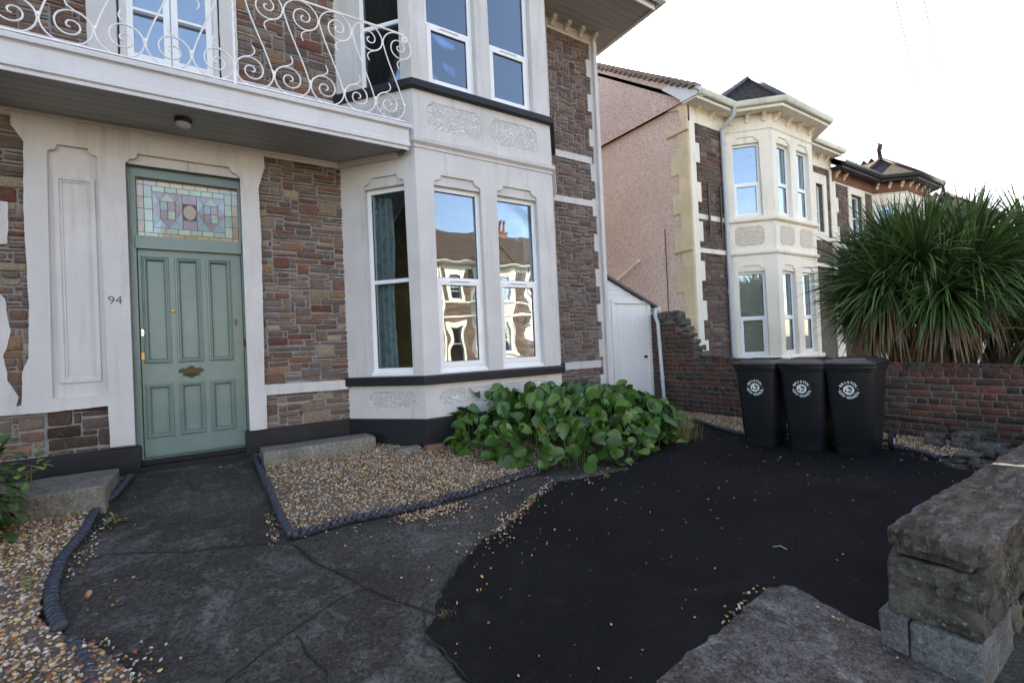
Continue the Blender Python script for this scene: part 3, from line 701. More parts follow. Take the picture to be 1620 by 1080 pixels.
# stained glass fanlight
sg = MB(); A0, A1, B0, B1 = D0+.01, D1-.01, 2.975, 3.60
cG, cG2, cP, cB, cT, cY, cO = [lin(*c) for c in ((150, 182, 172), (158, 188, 172), (140, 134, 152), (128, 162, 178), (176, 164, 160), (188, 174, 142), (170, 146, 112))]
LEAD = .006; rnd = random.Random(5)
def pc(pts, c):
    cx = sum(p[0] for p in pts)/len(pts); cz = sum(p[1] for p in pts)/len(pts); k = rnd.uniform(.85, 1.12)
    q_ = []
    for p in pts:
        dx, dz = cx-p[0], cz-p[1]; q_.append((p[0]+(LEAD*.5 if dx > 0 else -LEAD*.5)*(abs(dx) > 1e-3), p[1]+(LEAD*.5 if dz > 0 else -LEAD*.5)*(abs(dz) > 1e-3)))
    sg.add([FD(p[0], p[1], .0) for p in q_], [tuple(range(len(q_)))], col=tuple(x*k for x in c))
ub = [A0, A0+.06, A0+.12]; bw = .06
us = np.linspace(A0+bw, A1-bw, 8)
for k in range(7):
    for zz in ((B0+.0, B0+bw), (B1-bw, B1)): pc(rect(us[k], us[k+1], *zz), cT if k in (0, 6) else cO if zz[0] == B0 else cY)
zs = np.linspace(B0+bw, B1-bw, 5)
for k in range(4):
    for uu in ((A0, A0+bw), (A1-bw, A1)): pc(rect(*uu, zs[k], zs[k+1]), cT if k % 2 else cO)
for ua in (A0, A1-bw):
    for za in (B0, B1-bw): pc(rect(ua, ua+bw, za, za+bw), cY)
i0, i1, j0, j1 = A0+bw, A1-bw, B0+bw, B1-bw
us = np.linspace(i0+bw*1.2, i1-bw*1.2, 7)
for k in range(6):
    for zz in ((j0, j0+bw), (j1-bw, j1)): pc(rect(us[k], us[k+1], *zz), cG if k % 2 else cG2)
zs = np.linspace(j0, j1, 5)
for k in range(4):
    for uu in ((i0, i0+bw*1.2), (i1-bw*1.2, i1)): pc(rect(*uu, zs[k], zs[k+1]), cG if k % 2 else cG2)
i0 += bw*1.2; i1 -= bw*1.2; j0 += bw; j1 -= bw; Hh = j1-j0; cw = (i1-i0-.13)/2
for s0 in (i0, i1-cw):
    n = 4; a = np.linspace(s0, s0+cw, n+1); b = np.linspace(j0, j1, n+1)
    def tri(p, q_, r_, c): pc([p, q_, r_], c)
    am, bm_ = a[2], b[2]
    pc(rect(a[1], a[2], b[2], b[3]), cB); pc(rect(a[2], a[3], b[2], b[3]), cP); pc(rect(a[1], a[2], b[1], b[2]), cP); pc(rect(a[2], a[3], b[1], b[2]), cG)
    for k, (P1, P2, P3) in enumerate((((a[1], b[3]), (a[3], b[3]), (am, b[4])), ((a[1], b[1]), (a[3], b[1]), (am, b[0])))): tri(P1, P2, P3, cG2 if k == 0 else cP)
    for e_, c0 in ((0, 1), (4, 3)): tri((a[c0], b[1]), (a[c0], b[3]), (a[e_], bm_), cP)
    for (ea, ca, eb, cb) in ((0, 1, 4, 3), (4, 3, 4, 3), (0, 1, 0, 1), (4, 3, 0, 1)):
        tri((a[ea], b[eb]), (am, b[eb]), (a[ca], b[cb]), cP if eb == 4 else cB); tri((a[ea], b[eb]), (a[ea], bm_), (a[ca], b[cb]), cB)
m0, m1 = i0+cw, i1-cw; 
for q0, q1 in ((m0, (m0+m1)/2-.064), ((m0+m1)/2+.064, m1)): pc(rect(q0, q1, j0+Hh*.27, j1-Hh*.27), cT)
pc(rect(m0, m1, j1-Hh*.27, j1), cP); pc(rect(m0, m1, j0, j0+Hh*.27), cP)
pc([( (m0+m1)/2+.062*math.cos(t), (j0+j1)/2+Hh*.22*math.sin(t)) for t in np.linspace(0, 2*math.pi, 17)[:-1]], cT)
def sgm():
    t = NT('leaded_coloured_glass'); a = t.n('ShaderNodeAttribute', attribute_name='Col').outputs['Color']
    return t.done(a, .12, t.bump(t.noise(12, 2), .003, .7), **{'Specular IOR Level': .9, 'Coat Weight': .8, 'Coat Roughness': .02})
fan = sg.build('fanlight', sgm(), H, recalc=False)
ld = MB(); ld.fbox(FD, A0-.01, A1+.01, B0-.01, B1+.01, -.02, -.002); ld.build('leading', M['lead'], fan)
# number
def text_mesh(name, body, size, mat, parent, mw, ext=.002, align='CENTER', local=False, bold=0):
    cu = bpy.data.curves.new(name, 'FONT'); cu.body = body; cu.size = size; cu.extrude = ext; cu.align_x = align; cu.align_y = 'CENTER'; cu.offset = bold
    to = bpy.data.objects.new(name, cu); COL.objects.link(to); bpy.context.view_layer.update()
    me = bpy.data.meshes.new_from_object(to.evaluated_get(bpy.context.evaluated_depsgraph_get())); bpy.data.objects.remove(to)
    me.transform(mw); me.materials.clear(); me.materials.append(mat); return me
mw = Matrix.Translation(FW(-.755, 2.29, .0505)) @ Matrix.Rotation(R(90), 4, 'X')
me = text_mesh('n', '94', .115, M['number'], None, mw); o = bpy.data.objects.new('house_number', me); COL.objects.link(o); setp(o, H)
# french doors on the balcony
window(FW, -.66, .22, 4.40, 6.72, 6.66, -.07, H, sash=False, vent=0, fw_=.06)
fd = MB()
for a, b in ((-.60, -.225), (-.215, .16)):
    fd.poly(FW, rect(a, b, 4.46, 6.62), [rect(a+.06, b-.06, 4.90, 5.355), rect(a+.06, b-.06, 5.385, 6.0), rect(a+.06, b-.06, 6.03, 6.56)], -.10, -.045)
fdo = fd.build('french_door', UP, H, bevel=.004)
# curtains and blinds behind the ground floor cant window
def curtain_mesh(F, u0, u1, z0, z1, d, folds, amp, mat, label):
    c = MB(); n = folds*10; vs = []
    rows = 9
    for j in range(rows):
        z = z0+(z1-z0)*j/(rows-1); sq = 1+.06*math.sin(j*1.3)
        for i in range(n+1):
            t = i/n; vs.append(F(u0+(u1-u0)*t*sq, z, d+amp*math.sin(t*folds*2*math.pi+.4*math.sin(j*.7))+amp*.4*math.sin(t*folds*5.1+j*.2)))
    c.add(vs, [(j*(n+1)+i, j*(n+1)+i+1, (j+1)*(n+1)+i+1, (j+1)*(n+1)+i) for j in range(rows-1) for i in range(n)])
    o = c.build('curtain', mat, smooth=True, recalc=False); tag(o, label, 'curtain', 'curtains hanging inside the bay windows')
    so_ = o.modifiers.new('thick', 'SOLIDIFY'); so_.thickness = .003; return o
curtain_mesh(FL, .36, .60, 1.2, 3.62, -.215, 3, .035, M['curtain'], 'blue patterned curtain inside the ground floor window nearest the green door')
curtain_mesh(FL, .33, .53, 4.75, 6.9, -.20, 3, .03, M['curtain'], 'blue curtain inside the upper floor window beside the end of the balcony railing')
curtain_mesh(FL, .55, .72, 4.75, 6.9, -.21, 2, .02, M['net'], 'cream lining curtain inside the upper floor window beside the balcony railing')
curtain_mesh(FF, 3.84, 3.99, 1.2, 3.62, -.24, 2, .03, M['curtain'], 'blue curtain at the right edge of the rightmost ground floor window of the grey bay')

# balcony
BY = 5.20
bal = MB()
bal.box(-6, 2.02, 5.24, 6.10, 4.10, 4.30); 
bo = bal.build('balcony', M['fascia'], H)
so2 = MB(); so2.box(-6, 2.0, 5.255, 6.09, 4.055, 4.098); so2.build('soffit', M['boards'], bo)
fa = MB()
fa.sweep([(-6, BY+.03), (2.05, BY+.03), (2.05, 5.6)], [(0, 4.02), (.012, 4.02), (.016, 4.045), (.006, 4.055), (.03, 4.065), (.03, 4.115), (.022, 4.12), (.022, 4.25), (.03, 4.262), (.055, 4.27), (.06, 4.305), (.05, 4.318), (-.06, 4.325), (-.06, 4.29), (0, 4.29)])
fa.build('fascia', M['fascia'], bo, bevel=.003)
tr_ = MB(); tr_.sweep([(-6, 6.10), (1.47, 6.10), (2.02, 5.4385)], [(-.02, 3.99), (.035, 3.99), (.045, 4.02), (.06, 4.03), (.065, 4.053), (-.02, 4.053)]); tr_.build('ceiling_moulding', M['cream_warm'], bo, bevel=.003)
rail = MB()
rail.box(-6, 2.03, BY-.012, BY+.012, 4.333, 4.345)
rail.tube([(-6, BY, 5.375), (1.98, BY, 5.375), (2.04, BY, 5.37), (2.085, BY, 5.345), (2.09, BY, 5.305), (2.06, BY, 5.285), (2.035, BY, 5.30), (2.035, BY, 5.325), (2.055, BY, 5.33)], .011, 6)
ro = rail.build('balcony_railing', M['metal_white'], H, smooth=True, angle=50)
for px_ in (.31,):
    p_ = MB(); tw = []
    for k in range(60): z = 4.33+k*.0178; a = k*1.3; tw.append((px_+.0022*math.cos(a), BY+.0022*math.sin(a), z))
    p_.tube(tw, .010, 6); p_.box(px_-.011, px_+.011, BY-.011, BY+.011, 4.32, 4.45); p_.build('twisted_post', M['metal_white'], ro, smooth=True, angle=50)
def catmull(P, n=5):
    Q = [P[0]]+list(P)+[P[-1]]; out = []
    for i in range(1, len(Q)-2):
        for k in range(n):
            t = k/n; out.append(tuple(.5*(2*b+(c-a)*t+(2*a-5*b+4*c-d)*t*t+(3*b-a-3*c+d)*t**3) for a, b, c, d in zip(Q[i-1], Q[i], Q[i+1], Q[i+2])))
    return out+[P[-1]]
def scroll(x0, sgn):
    """x0 = bottom loop centre, sgn +1: bar rises to the left"""
    Rl = .165; zb, zt = 4.50, 5.20; xb = x0; xt = x0+.10*sgn; pts = []
    TT = [0, .25, .5, .75, 1, 1.25, 1.5, 1.75, 2.0, 2.25]; RR = [.165, .166, .158, .125, .098, .080, .060, .042, .026, .012]; N = 64
    sp = [(2.25*k/(N-1), float(np.interp(2.25*k/(N-1), TT, RR))) for k in range(N)]
    for tt, rr in reversed(sp):
        a = -2*math.pi*tt; sh = .028*min(1, tt); pts.append((xt-sgn*rr*math.cos(a)+sgn*sh, zt-rr*math.sin(a)))
    A_ = pts[-1]; bot = []
    for tt, rr in sp:
        a = 2*math.pi*tt; sh = .028*min(1, tt); bot.append((xb+sgn*rr*math.cos(a)-sgn*sh, zb-rr*math.sin(a)))
    # smooth S bar between
    B_ = bot[0]; bar = []
    for k in range(1, 12):
        t = k/12; h = t*t*(3-2*t)*.35+t*.65; bar.append((A_[0]+(B_[0]-A_[0])*h, A_[1]+(B_[1]-A_[1])*t))
    P3 = [(x, BY, z) for x, z in pts+bar+bot]
    s_ = MB(); s_.tube(P3, .0072, 6)
    for (cx, cz, sg_) in ((xb-sgn*.005, zb, 1), (xt+sgn*.005, zt, -1)):
        tl_ = [(-.163, .0), (-.150, .065), (-.105, .115), (-.045, .145), (-.005, .175), (.008, .215), (-.010, .262)] 
        pr = [(cx+sgn*sg_*x, BY, cz+sg_*z*.95) for x, z in catmull(tl_)]; s_.tube(pr, .006, 6)
    s_.lathe((xb+sgn*(Rl), BY, zb+.03), [(.012, -.016), (.012, .016)], 8)
    s_.build('scroll', M['metal_white'], ro, smooth=True, angle=60)
for k in range(5): scroll(.505+.345*k-.02, 1)
for k in range(7): scroll(.115-.345*k+.02, -1)

# eaves and roof
ev = MB(); ev.box(-6, 6.36, 5.05, 6.5, 7.13, 7.17); eo = ev.build('eaves', M['boards'], H)
ev = MB(); ev.sweep([(-6, 5.05), (6.36, 5.05), (6.36, 14.2)], [(0, 7.10), (.025, 7.10), (.025, 7.30), (0, 7.30)]); ev.build('bargeboard', M['white_paint'], eo, bevel=.004)
ev = MB(); ev.sweep([(-6, 4.99), (6.42, 4.99), (6.42, 14.2)], [(0, 7.20), (.05, 7.165), (.10, 7.19), (.12, 7.28), (.10, 7.28), (.05, 7.19), (0, 7.28)]); ev.build('gutter', M['white_paint'], eo, smooth=True, angle=40)
fz = MB(); fz.sweep([(4.86, 6.10), (5.95, 6.10), (5.95, 9)], [(-.03, 6.95), (.04, 6.95), (.05, 6.985), (.035, 7.0), (.03, 7.13), (-.03, 7.13)]); fz.build('frieze', M['cream_warm'], eo, bevel=.003)
for k in range(4):
    u = 4.98+k*.31; c = MB(); c.poly(Fr((u, 6.10), (0, -1), (1, 0)), [(.03, 6.99), (.07, 6.99), (.10, 7.05), (.16, 7.08), (.17, 7.13), (.03, 7.13)], [], 0, .075); c.build('eaves_bracket', M['cream_warm'], eo, bevel=.004)
rf = MB(); rf.add([(-6, 4.98, 7.26), (6.45, 4.98, 7.26), (6.45, 14.3, 7.26), (-6, 14.3, 7.26), (-6, 9.6, 10.6), (2.8, 9.6, 10.6)], [(0, 1, 5, 4), (1, 2, 5), (2, 3, 4, 5), (0, 3, 2, 1)]); 
rf.build('roof', M['slate'], H)
bk = MB(); bk.sweep([(5.985, 6.42), (5.985, 6.42+.01)], [(0, 6), (.01, 6), (.01, 6.1), (0, 6.1)])
# pipes at the shed side and cable to the lamp
cb = MB(); cb.tube([(-.10, 5.66, 4.03), (-.10, 5.75, 3.995), (-.11, 6.05, 3.98), (-.11, 6.062, 3.9), (-.115, 6.062, 3.75), (-.115, 6.09, 3.71)], .003, 6); 
cb.tube([(-.80, 6.0, 4.03), (-.80, 6.055, 3.98), (-.83, 6.06, 3.86), (-.79, 6.06, 3.78), (-.70, 6.06, 3.73), (-.655, 6.06, 3.71), (-.63, 6.13, 3.6), (-.62, 6.16, 3.2), (-.615, 6.16, 2.9)], .003, 6)
cb.build('cable', M['cable'], H, smooth=True)
lm = thing('ceiling_lamp', 'round bronze ceiling lamp with opal shade under the balcony soffit', 'lamp', (-.13, 5.61, 4.055))
l = MB(); l.lathe((-.13, 5.61, 4.055), [(.075, 0), (.078, -.012), (.074, -.035), (.066, -.042)], 28); l.build('lamp_base', M['dark_metal'], lm, smooth=True, angle=40)
l = MB(); l.lathe((-.13, 5.61, 4.012), [(.066, 0), (.062, -.018), (.045, -.032), (.02, -.038), (.001, -.039)], 28); l.build('lamp_shade', M['opal'], lm, smooth=True, angle=60)

# ------------------------------------------------------------------ shed in the side passage
S = thing('lean_to_shed', 'small white boarded lean-to shed with a plank door beside the grey house', 'shed', (6.7, 6.6, .5))
FS = Fr((0, 6.30), (1, 0), (0, -1))
b = MB(); b.poly(FS, [(5.98, .3), (7.42, .3), (7.42, 2.33), (5.98, 2.93)], [rect(6.40, 7.31, .3, 2.37)], -.05, 0); sw_ = b.build('front_frame', M['white_paint'], S, bevel=.003)
b = MB()
for k in range(5):
    z = 2.43+k*.095; x1 = min(7.40, 7.42-(z+.09-2.33)/.6*1.44)
    if x1 > 6.1: b.poly(FS, [(5.99, z), (min(7.42, 7.42-(z-2.33)/.6*1.44), z), (x1, z+.09), (5.99, z+.09)], [], 0, .012)
b.build('cladding', M['white_paint'], S, bevel=.004)
b = MB(); b.poly(FS, rect(6.33, 7.40, .3, 2.43), [rect(6.40, 7.31, .3, 2.37)], .0, .022); b.build('door_frame', M['white_paint'], S, bevel=.003)
b = MB()
for k in range(8): u = 6.405+k*.1125; b.fbox(FS, u+.001, u+.1115, .35, 2.365, -.03, -.004)
do = b.build('door', M['white_paint'], S, bevel=.003)
b = MB(); b.lathe(FS(7.19, 1.34, -.004), [(.016, 0), (.012, -.03), (.026, -.04), (.028, -.055), (.016, -.066)], 14, 'y'); b.build('door_knob', M['gasket'], do, smooth=True, angle=50)
b = MB(); b.add([(5.96, 6.22, 3.0), (7.56, 6.22, 2.33), (7.56, 9.2, 2.33), (5.96, 9.2, 3.0), (5.96, 6.22, 2.955), (7.56, 6.22, 2.285), (7.56, 9.2, 2.285), (5.96, 9.2, 2.955)], [(0, 1, 2, 3), (4, 7, 6, 5), (0, 4, 5, 1), (1, 5, 6, 2), (2, 6, 7, 3), (3, 7, 4, 0)]); b.build('roof', M['lead'], S)
b = MB(); b.box(7.38, 7.42, 6.3, 9.2, .3, 2.3); b.build('side_wall', M['white_paint'], S)
b = MB(); b.tube([(7.56, 6.19, 2.27), (7.56, 9.1, 2.27)], .045, 10); b.build('gutter', M['gutter_green'], S, smooth=True, angle=50)
b = MB(); b.tube([(7.46, 6.19, 2.26), (7.40, 6.17, 2.20), (7.25, 6.04, 2.08), (7.26, 6.0, 1.98), (7.345, 6.0, .40)], .034, 10); 
for z in (.9, 1.55): b.tube([(7.318-.054*(z-.9), 6.0, z), (7.315-.054*(z-.9), 6.0, z+.05)], .042, 10)
b.build('downpipe', M['pipe_grey'], S, smooth=True, angle=50)

def rough_box(mb, x0, x1, y0, y1, z0, z1, n=.06, amp=.006, r=.02, seed=0):
    from mathutils import noise as NS
    bm = bmesh.new(); bmesh.ops.create_cube(bm, size=1)
    for v in bm.verts: v.co = Vector(((x0+x1)/2+v.co.x*(x1-x0), (y0+y1)/2+v.co.y*(y1-y0), (z0+z1)/2+v.co.z*(z1-z0)))
    bmesh.ops.bevel(bm, geom=list(bm.edges), offset=r, segments=3, profile=.5, affect='EDGES')
    for ax, (a, b) in enumerate(((x0, x1), (y0, y1), (z0, z1))):
        k = 1; N = int((b-a)/n)
        for i in range(1, N):
            c = a+(b-a)*i/N; no = [0, 0, 0]; no[ax] = 1; co = [0, 0, 0]; co[ax] = c
            bmesh.ops.bisect_plane(bm, geom=list(bm.verts)+list(bm.edges)+list(bm.faces), plane_co=co, plane_no=no)
    bmesh.ops.recalc_face_normals(bm, faces=bm.faces); bm.normal_update()
    for v in bm.verts:
        p = v.co*1.0+Vector((seed, 0, 0)); d = NS.noise(p*5)*amp*1.6+NS.noise(p*17)*amp*.8+NS.noise(p*45)*amp*.4
        v.co += v.normal*d
    vs = [v.co.copy() for v in bm.verts]; fs = [tuple(v.index for v in f.verts) for f in bm.faces]; bm.free(); mb.add(vs, fs)
# ------------------------------------------------------------------ brick boundary wall
BPAL = [(lin(94, 60, 52), 5), (lin(84, 56, 50), 4), (lin(78, 60, 54), 4), (lin(104, 64, 54), 1.6), (lin(72, 64, 60), 3.5), (lin(60, 50, 48), 3)]
BW = thing('brick_garden_wall', 'old red brick garden wall behind the bins, stepping up at the shed end', 'wall', (7.4, 3.6, .25))
FB = Fr((7.40, 6.6), (0, -1), (-1, 0))      # u runs from the shed towards the street
def wtop(u):
    y = 6.6-u
    pts = [(6.6, 2.10), (5.75, 2.08), (5.6, 1.86), (5.43, 1.66), (5.24, 1.34), (4.2, 1.25), (1.0, 1.20), (.2, 1.2)]
    for (a, za), (b, zb) in zip(pts, pts[1:]):
        if b <= y <= a: return za+(zb-za)*(a-y)/(a-b)
    return 1.2
b = MB(); n = 40; top_ = [(u, wtop(u)-.035) for u in np.linspace(0, 5.9, n)]
b.poly(FB, [(0, -.1), (5.9, -.1)]+list(reversed(top_)), [], -.22, 0); b.build('mortar_core', M['mortar_dark'], BW)
b = MB(); bricks(b, FB, 0, 5.9, .30, lambda u: wtop(u)-.06, BPAL, seed=8); b.build('brick_face', M['brick'], BW, smooth=True)
b = MB(); rnd = random.Random(4); u = 1.38
while u < 5.88:                                # soldier course of bricks on edge
    w_ = .072; zt = wtop(u+w_/2)+rnd.uniform(-.006, .006); c = pick(BPAL)
    b.fbox(FB, u, u+w_, zt-.10, zt, -.225, .006+rnd.uniform(-.004, .004), col=c); u += w_+.009
b.build('brick_coping', M['brick'], BW, bevel=.006)
b = MB(); rnd = random.Random(15)
for (y, z, sx, sz) in ((6.40, 2.10, .16, .07), (6.06, 2.11, .15, .075), (5.76, 2.09, .13, .08), (5.60, 1.95, .08, .06), (5.55, 1.83, .09, .045), (5.47, 1.72, .08, .04), (5.40, 1.60, .09, .045), (5.32, 1.48, .08, .04), (5.24, 1.36, .09, .045)):
    rough_box(b, 7.39+rnd.uniform(-.02, .01), 7.63, y-sx, y+sx, z-sz, z+sz, .05, .022, .02, y*3)
b.build('broken_top', M['sandstone'], BW, smooth=True)
b = MB(); b.fbox(FB, 0, 3.0, .0, .31, 0, .03); b.build('rendered_foot', M['mortar_dark'], BW, bevel=.01)
hb = MB(); hb.tube([(7.385, 2.7, .52), (7.38, 2.4, .525), (7.375, 2.2, .515), (7.37, 2.0, .50), (7.36, 1.86, .47)], .008, 6); tag(hb.build('black_cable', M['gasket'], smooth=True), 'thin black cable clipped low along the brick wall right of the bins', 'cable')
# plank gate between the wall and the next house
GT = thing('plank_gate', 'pale plank gate with a curved top between the brick wall and the pink house', 'gate', (8.2, 6.45, .3))
FG = Fr((0, 6.45), (1, 0), (0, -1)); b = MB()
for k in range(8): u = 7.66+k*.115; b.poly(FG, [(u, .3), (u+.11, .3), (u+.11, 2.04+.13*math.sin((k+1)/8*math.pi)), (u, 2.04+.13*math.sin(k/8*math.pi))], [], -.02, 0)
b.build('plank', M['nb_cream'], GT, bevel=.003)
b = MB(); b.fbox(FG, 8.585, 8.66, .3, 1.98, -.06, .03); b.build('gate_post', M['nb_cream'], GT, bevel=.005)

# ------------------------------------------------------------------ front wall with coping stones
SW = thing('stone_front_wall', 'low weathered sandstone front wall with big coping slabs and cement patched end', 'wall', (4.8, .8, .1))
b = MB(); rough_box(b, 2.84, 7.35, .66, .95, .0, .50, .15, .008, .01, 3); b.build('wall_core', M['mortar_dark'], SW, smooth=True)
for (x0, x1, z0, z1, y0, y1, s_) in ((2.80, 3.45, .255, .545, .635, .985, 1), (3.47, 4.1, .26, .55, .645, .96, 2), (4.12, 4.8, .25, .54, .635, .97, 3), (4.82, 5.7, .26, .55, .64, .97, 4), (5.72, 6.7, .25, .55, .64, .97, 5)):
    b = MB(); rough_box(b, x0, x1, y0, y1, z0, z1, .025, .014, .022, s_*3.3); b.build('wall_stone', M['sandstone'], SW, smooth=True)
b = MB(); rough_box(b, 2.845, 7.3, .675, .955, .545, .605, .04, .008, .01, 7); b.build('bed_course', M['coping'], SW, smooth=True)
for (x0, x1, z1, s_) in ((2.795, 4.60, .685, 1), (4.63, 6.1, .675, 2), (6.12, 7.36, .68, 3)):
    b = MB(); rough_box(b, x0, x1, .61, .972, z1-.088, z1, .022, .009, .014, s_*5.1); b.build('coping_stone', M['coping'], SW, smooth=True)
b = MB(); rough_box(b, 4.585, 4.65, .615, .968, .63, .700, .03, .012, .02, 9.2); b.build('painted_sun_strip', M['nb_ochre'], SW, smooth=True)  # ochre ridge stands in for a strip of sunlight on the coping edge
for (y0, y1, s_) in ((.635, .888, 1), (.894, 1.01, 2)):
    b = MB(); rough_box(b, 2.765, 3.3, y0, y1, -.05, .262, .04, .004, .012, s_*2.2); b.build('cement_base', M['cement'], SW, smooth=True)
b = MB(); rnd = random.Random(12)
for k in range(60):
    b.blob((2.95+rnd.random()*4.2, .655+rnd.uniform(-.02, .0), .08+rnd.random()*.42), rnd.uniform(.05, .11), .016, rnd.uniform(.025, .05), 11, 6, .2, col=pick([(lin(88, 84, 78), 2), (lin(76, 72, 68), 2), (lin(100, 94, 84), 1)]))
b.build('rubble_side', M['rubble'], SW, smooth=True, angle=50)

# loose stones where the two walls meet
RS = [(7.05, 1.92, .10, .08, .09, 'flat brown broken stone leaning at the foot of the brick wall'), (7.12, 1.66, .12, .12, .12, 'rounded grey-brown stone lump at the foot of the brick wall'),
      (6.9, 1.42, .2, .10, .08, 'long stone lump with pale mortar on its end by the wall corner'), (6.45, 1.5, .13, .1, .06, 'low flat grey stone at the corner of the tarmac'), (6.75, 1.24, .16, .1, .07, 'greenish grey stone tucked against the front wall'), (6.2, 1.38, .09, .07, .045, 'small dark stone nearest the tarmac by the front wall')]
for i, (x, y, a, c, h, lab) in enumerate(RS):
    b = MB(); rough_box(b, x-a, x+a, y-c, y+c, g(x, y)-.01, g(x, y)+h*1.7, .03, .022, .035, i*4.7); o = b.build('loose_stone', M['sandstone'], smooth=True); tag(o, lab, 'stone')

# ------------------------------------------------------------------ wheelie bins
BINS = 'wheelie bins in a row by the brick wall'
def make_bin():
    t = thing('wheelie_bin', 'x', 'wheelie bin', (0, 0, 0), BINS)
    def cross(w_, y0, y1, z, r, n=4):
        pts = []
        for cx, cy, a0 in ((w_-r, y0+r, -90), (w_-r, y1-r, 0), (-w_+r, y1-r, 90), (-w_+r, y0+r, 180)):
            for k in range(n+1): a = R(a0+90*k/n); pts.append((cx+r*math.cos(a), cy+r*math.sin(a), z))
        return pts
    def loft(mb, secs):
        vs = []; fs = []; n = len(secs[0])
        for s_ in secs: vs += s_
        for i in range(len(secs)-1):
            for j in range(n): fs.append((i*n+j, i*n+(j+1) % n, (i+1)*n+(j+1) % n, (i+1)*n+j))
        fs.append(tuple(reversed(range(n)))); fs.append(tuple(range((len(secs)-1)*n, len(secs)*n))); mb.add(vs, fs)
    b = MB(); loft(b, [cross(.165, .07, .50, .0, .045), cross(.175, .06, .52, .05, .05), cross(.182, .055, .55, .16, .05), cross(.186, .05, .55, .17, .05), cross(.225, .012, .66, .93, .055), cross(.235, .005, .675, .935, .05), cross(.24, 0, .68, .985, .05)])
    body = b.build('bin_body', M['black_plastic'], t, smooth=True, angle=35)
    b = MB(); b.add([(-.13, .028, .55), (.13, .028, .55), (.13, .018, .80), (-.13, .018, .80)], [(0, 1, 2, 3)]);
    b = MB(); loft(b, [cross(.245, -.012, .69, .965, .05), cross(.25, -.018, .69, .972, .05), cross(.25, -.018, .69, 1.0, .05), cross(.245, -.012, .69, 1.004, .05)]); b.build('bin_rim', M['black_plastic'], t, smooth=True, angle=35)
    b = MB(); loft(b, [cross(.252, -.03, .70, 1.005, .05), cross(.256, -.034, .70, 1.012, .05), cross(.254, -.03, .70, 1.035, .05), cross(.225, .03, .66, 1.058, .06), cross(.18, .12, .6, 1.068, .06), cross(.10, .2, .5, 1.072, .05)])
    b.add([(-.17, -.03, 1.03), (.17, -.03, 1.03), (.15, .12, 1.079), (-.15, .12, 1.079), (-.17, -.03, 1.02), (.17, -.03, 1.02), (.15, .12, 1.06), (-.15, .12, 1.06)], [(0, 1, 2, 3), (0, 4, 5, 1), (1, 5, 6, 2), (3, 7, 4, 0), (2, 6, 7, 3)])
    for y in (.25, .36, .47): b.box(-.17, .17, y, y+.05, 1.05, 1.082)
    b.tube([(-.12, -.035, 1.01), (-.11, -.05, 1.015), (.11, -.05, 1.015), (.12, -.035, 1.01)], .010, 6)
    lid = b.build('bin_lid', M['black_plastic'], t, smooth=True, angle=35)
    b = MB(); b.tube([(-.24, .67, .985), (-.235, .75, 1.0), (-.2, .765, 1.005), (.2, .765, 1.005), (.235, .75, 1.0), (.24, .67, .985)], .014, 8); b.build('bin_handle', M['black_plastic'], t, smooth=True, angle=60)
    b = MB()
    for sx in (-1, 1): b.box(sx*.13-.02, sx*.13+.02, .5, .67, .07, .16)
    b.tube([(-.23, .655, .10), (.23, .655, .10)], .012, 8); b.build('axle', M['dark_metal'], t, smooth=True)
    for sx in (-1, 1):
        b = MB(); b.lathe((sx*.232, .665, .10), [(.055, -.022), (.092, -.024), (.10, -.016), (.10, .016), (.092, .024), (.055, .022)], 24, 'x'); wh = b.build('wheel', M['gasket'], t, smooth=True, angle=40)
        b = MB(); b.lathe((sx*.232, .665, .10), [(.012, -.026), (.02, -.026), (.05, -.020), (.056, -.020), (.056, .020), (.05, .020), (.02, .026), (.012, .026)], 20, 'x'); b.build('wheel_hub', M['upvc'], wh, smooth=True, angle=40)
    # printed crest: ring of letters round a disc. the front face leans: y = .05-.038*(z-.17)/.76
    zc, rr = .735, .084; sl = .038/.76
    def P(x, z, e=.0025): return Vector((x, .05-sl*(z-.17)-e, z))
    me_all = MB()
    def letters(txt, a0, a1, up_):
        n = len(txt)
        for i, ch in enumerate(txt):
            if ch == ' ': continue
            a = R(a0+(a1-a0)*i/(n-1)); rad = rr*1.0
            cx, cz = rad*math.cos(a), rad*math.sin(a)
            rot = a-math.pi/2 if up_ else a+math.pi/2
            me = text_mesh('l', ch, .036, M['white_letter'], None, Matrix.Identity(4), ext=0, bold=.0012)
            x0 = sum(v.co.x for v in me.vertices)/max(1, len(me.vertices))*0
            ys_ = [v.co.y for v in me.vertices]; my = (min(ys_)+max(ys_))/2
            vs = []
            for v in me.vertices:
                lx, lz = v.co.x*1.15, v.co.y-my
                vs.append(P(cx+lx*math.cos(rot)-lz*math.sin(rot), zc+cz+lx*math.sin(rot)+lz*math.cos(rot)))
            me_all.add(vs, [tuple(p.vertices) for p in me.polygons]); bpy.data.meshes.remove(me)
    letters('BRISTOL', 150, 30, True); letters('CITY COUNCIL', 195, 345, False)
    for a in (172, 8): me_all.add([P(rr*math.cos(R(a))+.004*math.cos(t), zc+rr*math.sin(R(a))+.004*math.sin(t)) for t in np.linspace(0, 6.28, 7)[:-1]], [tuple(range(6))])
    crest = me_all.build('council_lettering', M['white_letter'], body, recalc=False)
    dsk = MB(); dsk.add([P(.052*math.cos(t), zc+.052*math.sin(t)) for t in np.linspace(0, 2*math.pi, 33)[:-1]], [tuple(range(32))]); dk = dsk.build('crest_disc', M['white_letter'], body, recalc=False)
    mk = MB()
